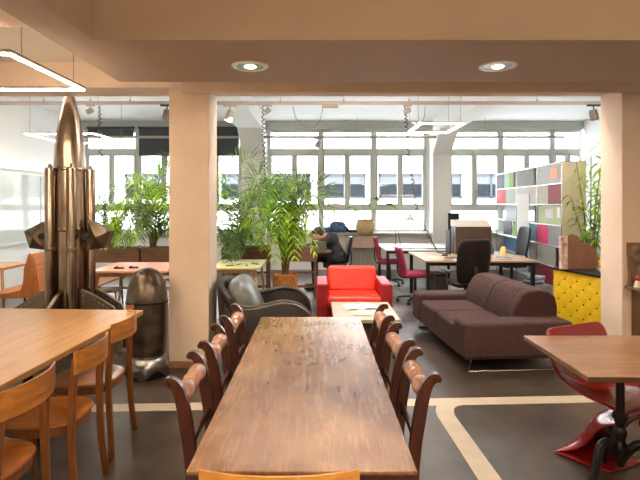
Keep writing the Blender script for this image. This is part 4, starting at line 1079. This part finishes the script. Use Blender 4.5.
# office chairs
def office_chair(loc, rz, fab, label, backh=(.50,1.12), bw=.225, arms=False, base='black', curve=.05):
    c = empty('office_chair', loc, rz, label, 'office chair')
    MB().box(-.20,.24,-.22,.22,.42,.49).build('seat', fab, c, bevel=.03, seg=3)
    P = []
    for i in range(9):
        t = i/8; z = backh[0]+(backh[1]-backh[0])*t; x = -.22-.09*t*t+curve*math.sin(PI*t)*-.4; row = []
        for j in range(9):
            u_ = -1+2*j/8; w_ = bw*(.78+.3*math.sin(PI*(.15+.62*t)))*(1 if t < .95 else .86)
            row.append((x+.05*u_*u_, u_*w_, z))
        P.append(row)
    MB().grid(P).build('backrest', fab, c, solid=.045, sub=1)
    MB().sweep(cat_mull([(-.05,0,.40),(-.24,0,.42),(-.29,0,.55),(-.28,0,.72)], 4), .02, .05).build('back_support', 'black', c, bevel=.004)
    MB().tube([(0,0,.08),(0,0,.42)], [.03,.022], 12).build('gas_lift', 'black', c)
    for k in range(5):
        a_ = k*2*PI/5+.3; x, y = .28*math.cos(a_), .28*math.sin(a_)
        MB().tube([(0,0,.11),(x*.6,y*.6,.095),(x,y,.075)], [.024,.02,.014], 8).build('base_arm', base, c)
        MB().lathe([(.024,-.02),(.028,-.012),(.028,.012),(.024,.02)], (x,y,.028), 12, 'y').tube([(x,y,.03),(x,y,.075)], .008, 6).build('caster', 'black', c)
    if arms:
        for s_ in (-1,1):
            MB().tube([(0,s_*.22,.44),(0,s_*.29,.46),(0,s_*.29,.63)], .012, 8).box(-.12,.12,s_*.29-.03,s_*.29+.03,.63,.655).build('armrest', 'steel' if arms == 2 else 'black', c)
    return c
office_chair((2.12, 7.15, 0), R(104), 'leather', 'black leather office chair with a high back at the wooden desk behind the sofa', (.48,1.11), .245, 2)
office_chair((3.62, 9.3, 0), R(185), 'black', 'slim black office chair seen from the side before the shelf unit', (.62,1.16), .21)
office_chair((1.58, 8.05, 0), R(3), 'maroon', 'maroon office chair pushed up to the wooden desk corner', (.42,.89), .20)
office_chair((1.42, 9.80, 0), R(-4), 'maroon', 'maroon office chair pushed up to the white desk', (.50,.93), .20)

# ================================================================== RADIATOR
ra = empty('radiator', (1.05, 11.84, 0), 0, 'cream ribbed radiator below the window behind the red armchair', 'radiator')
for k in range(17):
    x = -.39+k*.049
    MB().box(x-.012,x+.012,-.11,.05,.10,.54).build('radiator_rib', 'radiator', ra, bevel=.01)
MB().tube([(-.42,0,.14),(.43,0,.14)], .018, 8).tube([(-.42,0,.50),(.43,0,.50)], .018, 8).build('pipe', 'radiator', ra)
for x in (-.35,.35): MB().box(x-.02,x+.02,-.03,.03,0,.10).build('foot', 'radiator', ra)
MB().tube([(-.42,-.0,.5),(-.47,-.05,.5)], .02, 8).build('valve', 'steel', ra)
bx = empty('radiator_cover_box', (1.05, 11.80, .545), 0, 'pinkish board box standing on top of the cream radiator', 'box')
MB().box(-.38,.38,-.16,.16,0,.27).build('box_body', 'radbox', bx, bevel=.006)
MB().box(-.39,.39,-.17,.17,.27,.285).build('lid', 'radbox', bx, bevel=.003)
bp_ = empty('basket_plant', (1.13, 11.74, .83), 0, 'arching leafy plant in a woven basket on the radiator box', 'plant')
MB().lathe([(.12,0),(.185,.06),(.23,.18),(.225,.28),(.185,.36),(.20,.39),(.17,.39),(.15,.34)], n=26).build('basket', 'basket', bp_)
MB().lathe([(.155,.35),(.03,.36)], n=18).build('potting_soil', 'soil', bp_)
for k, (dx, z, w_) in enumerate(((-.5,.55,.03),(-.3,.48,.04),(.75,.62,.03),(.35,.75,.045),(-.1,.7,.04),(.12,.62,.03),(-.22,.72,.03))):
    q = cat_mull([(0,0,.36),(dx*.35,-.03,.36+(z-.3)*1.0),(dx*.8,-.05,z+.12),(dx,-.06,z)], 5)
    MB().sweep(q, .004, [max(.006, w_*2*math.sin(PI*min(1,.1+.9*i/len(q)))*(1.3 if i > len(q)*.55 else .3)) for i in range(len(q))], (.15,-.6,.75)).build('leaf', 'leaf', bp_)
jk = empty('draped_jacket', (.54, 11.80, .91), 0, 'blue denim jacket heaped on the window sill beside the basket', 'jacket')
MB().ell((-.05,0,.13), (.20,.13,.14), 18, 12, None, .8).ell((-.30,.0,.06), (.22,.11,.07), 16, 10, None, .85).ell((.1,-.03,.07), (.12,.1,.08), 14, 8).build('jacket_body', 'bluejacket', jk, remesh=.018)
MB().tube(cat_mull([(.1,-.08,.12),(.2,-.1,.04),(.34,-.08,.035),(.5,-.06,.03)], 4), .035, 10).build('sleeve', 'jacket', jk)

# ================================================================== PERSON (seated, facing -x, leaning on the desk)
wd = desk(-.62, .26, 8.85, 9.6, 'planter', 'small dark work desk in front of the seated person', .74)
ch = office_chair((.35, 9.3, 0), R(180), 'black', 'dark blue office chair carrying the seated person', (.50,.98), .22)
pe = empty('person', (.37, 9.3, 0), 0, 'person in a charcoal jumper hunched over a laptop at the small desk', 'person')
def caps(m, a, b, ra, rb, n=10):
    a, b = Vector(a), Vector(b); m.tube([a, a.lerp(b,.5), b], [ra, (ra+rb)/2, rb], n); m.ell(a, (ra,)*3, n, 7); m.ell(b, (rb,)*3, n, 7)
hip = Vector((.02,0,.60)); chest = Vector((-.10,0,.90)); neck = Vector((-.235,0,.985)); head = Vector((-.345,-.02,1.02))
m = MB()
m.ell((-.04,0,.74), (.12,.16,.22), 16, 10, Matrix.Rotation(R(-24),4,'Y')); m.ell(chest, (.115,.19,.14), 16, 10); m.ell(hip, (.14,.175,.12), 16, 10)
caps(m, neck, neck+(head-neck)*.6, .055, .05)
T = Matrix.Rotation(R(-32), 4, 'Y')
m.ell(head, (.095,.075,.12), 18, 14, T)
m.ell(head+Vector((-.055,0,-.055)), (.05,.055,.055), 12, 8)          # jaw
caps(m, head+T@Vector((-.095,0,.01)), head+T@Vector((-.115,0,-.03)), .012, .015, 8)  # nose
for s_ in (-1,1):
    m.ell(head+T@Vector((.0,s_*.076,-.01)), (.018,.012,.03), 8, 6)   # ear
    sh = Vector((-.12,s_*.19,.93)); el = Vector((-.38,s_*.21,.80)); hd = Vector((-.46,s_*.05,.90)) if s_ < 0 else Vector((-.62,.06,.79))
    caps(m, sh, el, .055, .042); caps(m, el, hd, .04, .027)
    d = (hd-el).normalized(); palm_c = hd+d*.05; m.ell(palm_c, (.042,.024,.04), 10, 7)
    sd = d.cross(Vector((0,0,1))); sd = sd.normalized() if sd.length > .1 else Vector((0,1,0)); up = sd.cross(d)
    for f_ in range(4):
        b0 = palm_c+sd*(-.027+.018*f_)+d*.02; b1 = b0+d*(.04-.004*abs(f_-1.5)); b2 = b1+d*.022-up*.02*1
        m.tube([b0,b1,b2], [.009,.0085,.007], 7)
    m.tube([palm_c-sd*.03, palm_c-sd*.055+d*.02, palm_c-sd*.06+d*.05], [.011,.010,.008], 7)
    kn = Vector((-.42,s_*.13,.60)); an = Vector((-.40,s_*.13,.10)); caps(m, (0,s_*.10,.57), kn, .085, .058); caps(m, kn, an, .058, .038); caps(m, an+Vector((.02,0,-.03)), an+Vector((-.16,0,-.05)), .042, .032)
m.build('body', 'skin', pe, remesh=.0085)
m = MB()
m.ell((-.04,0,.74), (.145,.185,.24), 16, 10, Matrix.Rotation(R(-24),4,'Y')); m.ell(chest, (.14,.215,.155), 16, 10); m.ell(hip+Vector((0,0,.03)), (.16,.20,.11), 16, 10)
for s_ in (-1,1):
    sh = Vector((-.12,s_*.19,.93)); el = Vector((-.38,s_*.21,.80)); hd = Vector((-.46,s_*.05,.90)) if s_ < 0 else Vector((-.62,.06,.79))
    caps(m, sh, el, .075, .060); caps(m, el, el.lerp(hd,.85), .058, .042)
m.build('jumper', 'jacket', pe, remesh=.012)
m = MB(); m.ell(hip+Vector((0,0,-.04)), (.165,.20,.10), 16, 10)
for s_ in (-1,1):
    kn = Vector((-.42,s_*.13,.60)); an = Vector((-.40,s_*.13,.12)); caps(m, (0,s_*.10,.575), kn, .10, .075); caps(m, kn, an, .072, .055)
m.build('trousers', 'trouser', pe, remesh=.012)
m = MB()
for s_ in (-1,1): caps(m, (-.38,s_*.13,.05), (-.57,s_*.13,.045), .05, .04)
m.build('shoes', 'black', pe, remesh=.01)
m = MB(); m.ell(head+T@Vector((.022,0,.03)), (.098,.088,.115), 18, 12, T); m.ell(head+T@Vector((-.05,0,.085)), (.055,.075,.035), 12, 8, T)
m.build('hair', 'hair', pe, remesh=.009)
for s_ in (-1,1): MB().ell(head+T@Vector((-.086,s_*.03,.012)), (.010,.012,.008), 8, 6).build('eye', 'black', pe)
lt = empty('laptop', (.10, 9.02, .74), R(68), 'grey green laptop open before the seated person', 'laptop')
MB().box(-.10,.10,-.12,.12,0,.016).build('keyboard_base', col('laptop_grey', (130,134,124)), lt, bevel=.004)
Tt = Matrix.Translation((-.10,0,.016)) @ Matrix.Rotation(R(-18),4,'Y')
MB().box(-.006,.006,-.12,.12,0,.17,Tt).build('display_lid', col('laptop_green', (128,132,112)), lt, bevel=.003)
cu = empty('white_cup', (-.22, 9.0, .74), 0, 'white paper cup beside the laptop', 'cup')
MB().lathe([(.03,0),(.04,.10),(.037,.10),(.028,.006)], n=18).build('cup_wall', 'white', cu)
MB().lathe([(.036,.085),(.005,.086)], n=16).build('drink', 'soil', cu)

# ================================================================== SHELF ON THE COLUMN
sh = empty('wall_shelf', (3.10, 4.73, 0), 0, 'narrow brown wooden shelf fixed to the plastered column at the frame edge', 'shelf')
MB().box(-.12,.45,-.12,.118,.775,.80).build('shelf_board', 'shelfwood', sh, bevel=.003)
MB().box(-.05,-.02,-.10,.118,.05,.775).build('side_board', 'shelfwood', sh)
MB().box(-.02,.45,-.10,.118,.28,.30).build('lower_board', 'shelfwood', sh)
MB().box(.42,.45,-.10,.118,0,.775).build('side_board', 'shelfwood', sh); MB().box(-.05,-.02,-.10,.118,0,.05).build('side_board_foot', 'shelfwood', sh)
fr_ = empty('framed_picture', (3.16, 4.80, .80), 0, 'dark mottled framed picture leaning on the shelf at the frame edge', 'picture')
Tt = Matrix.Rotation(R(-6),4,'X')
MB().box(-.16,.16,-.01,.01,.0,.42,Tt).build('picture_frame', 'brownwood', fr_, bevel=.003); MB().box(-.135,.135,-.014,-.01,.03,.39,Tt).build('print', mat('mottled_print', (150,128,90), .6, var=.3, scale=12, c2=(88,60,48)), fr_, smooth=False)
fg = empty('figurine', (3.02, 4.70, .80), 0, 'small red and cream figurine on the brown shelf', 'figurine')
MB().lathe([(.035,0),(.04,.01),(.03,.05),(.02,.07)], n=16).build('figure_body', col('figure_cream', (222,206,184)), fg)
MB().ell((0,0,.09), (.024,.024,.028)).build('figure_head', col('figure_red', (168,50,40)), fg)
bx = empty('storage_box', (3.2, 4.74, .30), 0, 'rust coloured box standing on the lower board of the brown shelf', 'box')
MB().box(-.12,.12,-.08,.08,0,.2).build('box_body', col('box_rust', (150,84,48)), bx, bevel=.004); MB().box(-.125,.125,-.085,.085,.2,.24).build('lid', col('box_cream', (220,196,150)), bx, bevel=.004)

# ================================================================== LIGHT + CAMERA
w = bpy.data.worlds.new('World'); sc.world = w; w.use_nodes = True
N, Lk = w.node_tree.nodes, w.node_tree.links
bg = N['Background']; bg.inputs[0].default_value = (.86,.93,1,1); bg.inputs[1].default_value = 5.0
def light(name, kind, loc, rot, energy, color, **k):
    l = bpy.data.lights.new(name, kind); l.energy = energy; l.color = color
    for a_, v in k.items(): setattr(l, a_, v)
    o = bpy.data.objects.new(name, l); COL.objects.link(o); o.location = loc; o.rotation_euler = rot
    return o
light('sun', 'SUN', (0,0,10), (R(42), 0, R(-8)), 9, (1,.97,.92), angle=R(1))
for i, (a, b) in enumerate(((-5.58,-1.8), (-1.18,2.64), (3.16,6.4))):
    o = light('window_portal', 'AREA', ((a+b)/2, YB+.35, 2.13), (R(-90),0,0), 1, (1,1,1), shape='RECTANGLE', size=b-a, size_y=2.46)
    o.data.cycles.is_portal = True
def row_spot(x, y, z, tx, ty, tz, e):
    d = Vector((tx-x, ty-y, tz-z)); o = light('added_spot_beam', 'SPOT', (x,y,z), (0,0,0), e, (1,.88,.74), spot_size=R(80), spot_blend=.8, shadow_soft_size=.06)
    o.rotation_euler = d.to_track_quat('-Z', 'Y').to_euler()
for a_ in ((.3,5.55,3.2,.45,6.7,.5,40), (1.6,5.55,3.2,1.9,5.6,.4,55), (2.5,5.55,3.2,3.1,5.9,.4,70), (-1.0,5.6,3.2,-.6,5.6,.4,60), (-2.9,5.6,3.2,-2.9,7.5,.6,80), (-1.3,7.4,2.85,-1.0,8.6,1.0,60),(-.74,7.3,2.95,-.4,8.2,1,60),(1.36,7.3,2.95,1.9,8.4,.7,60),):  # spots added to brighten the hall; the front ones hang on no track
    row_spot(*a_)
for (x, y) in ((-.488,3.65),(1.32,3.65)):
    light('downlight_beam', 'SPOT', (x,y,2.57), (0,0,0), 60, (1,.80,.60), spot_size=R(85), spot_blend=.6, shadow_soft_size=.04)

cam = bpy.data.cameras.new('camera'); co = bpy.data.objects.new('camera', cam); COL.objects.link(co)
co.location = (0,0,1.6); co.rotation_euler = (R(90),0,0)
cam.sensor_width = 36; cam.lens = 500/640*36; cam.shift_x = 3/640; cam.shift_y = -37/640; cam.clip_end = 200
sc.camera = co
sc.view_settings.view_transform = 'Standard'; sc.view_settings.look = 'None'; sc.view_settings.gamma = 1; sc.view_settings.use_curve_mapping = False
sc.view_settings.exposure = 1.2
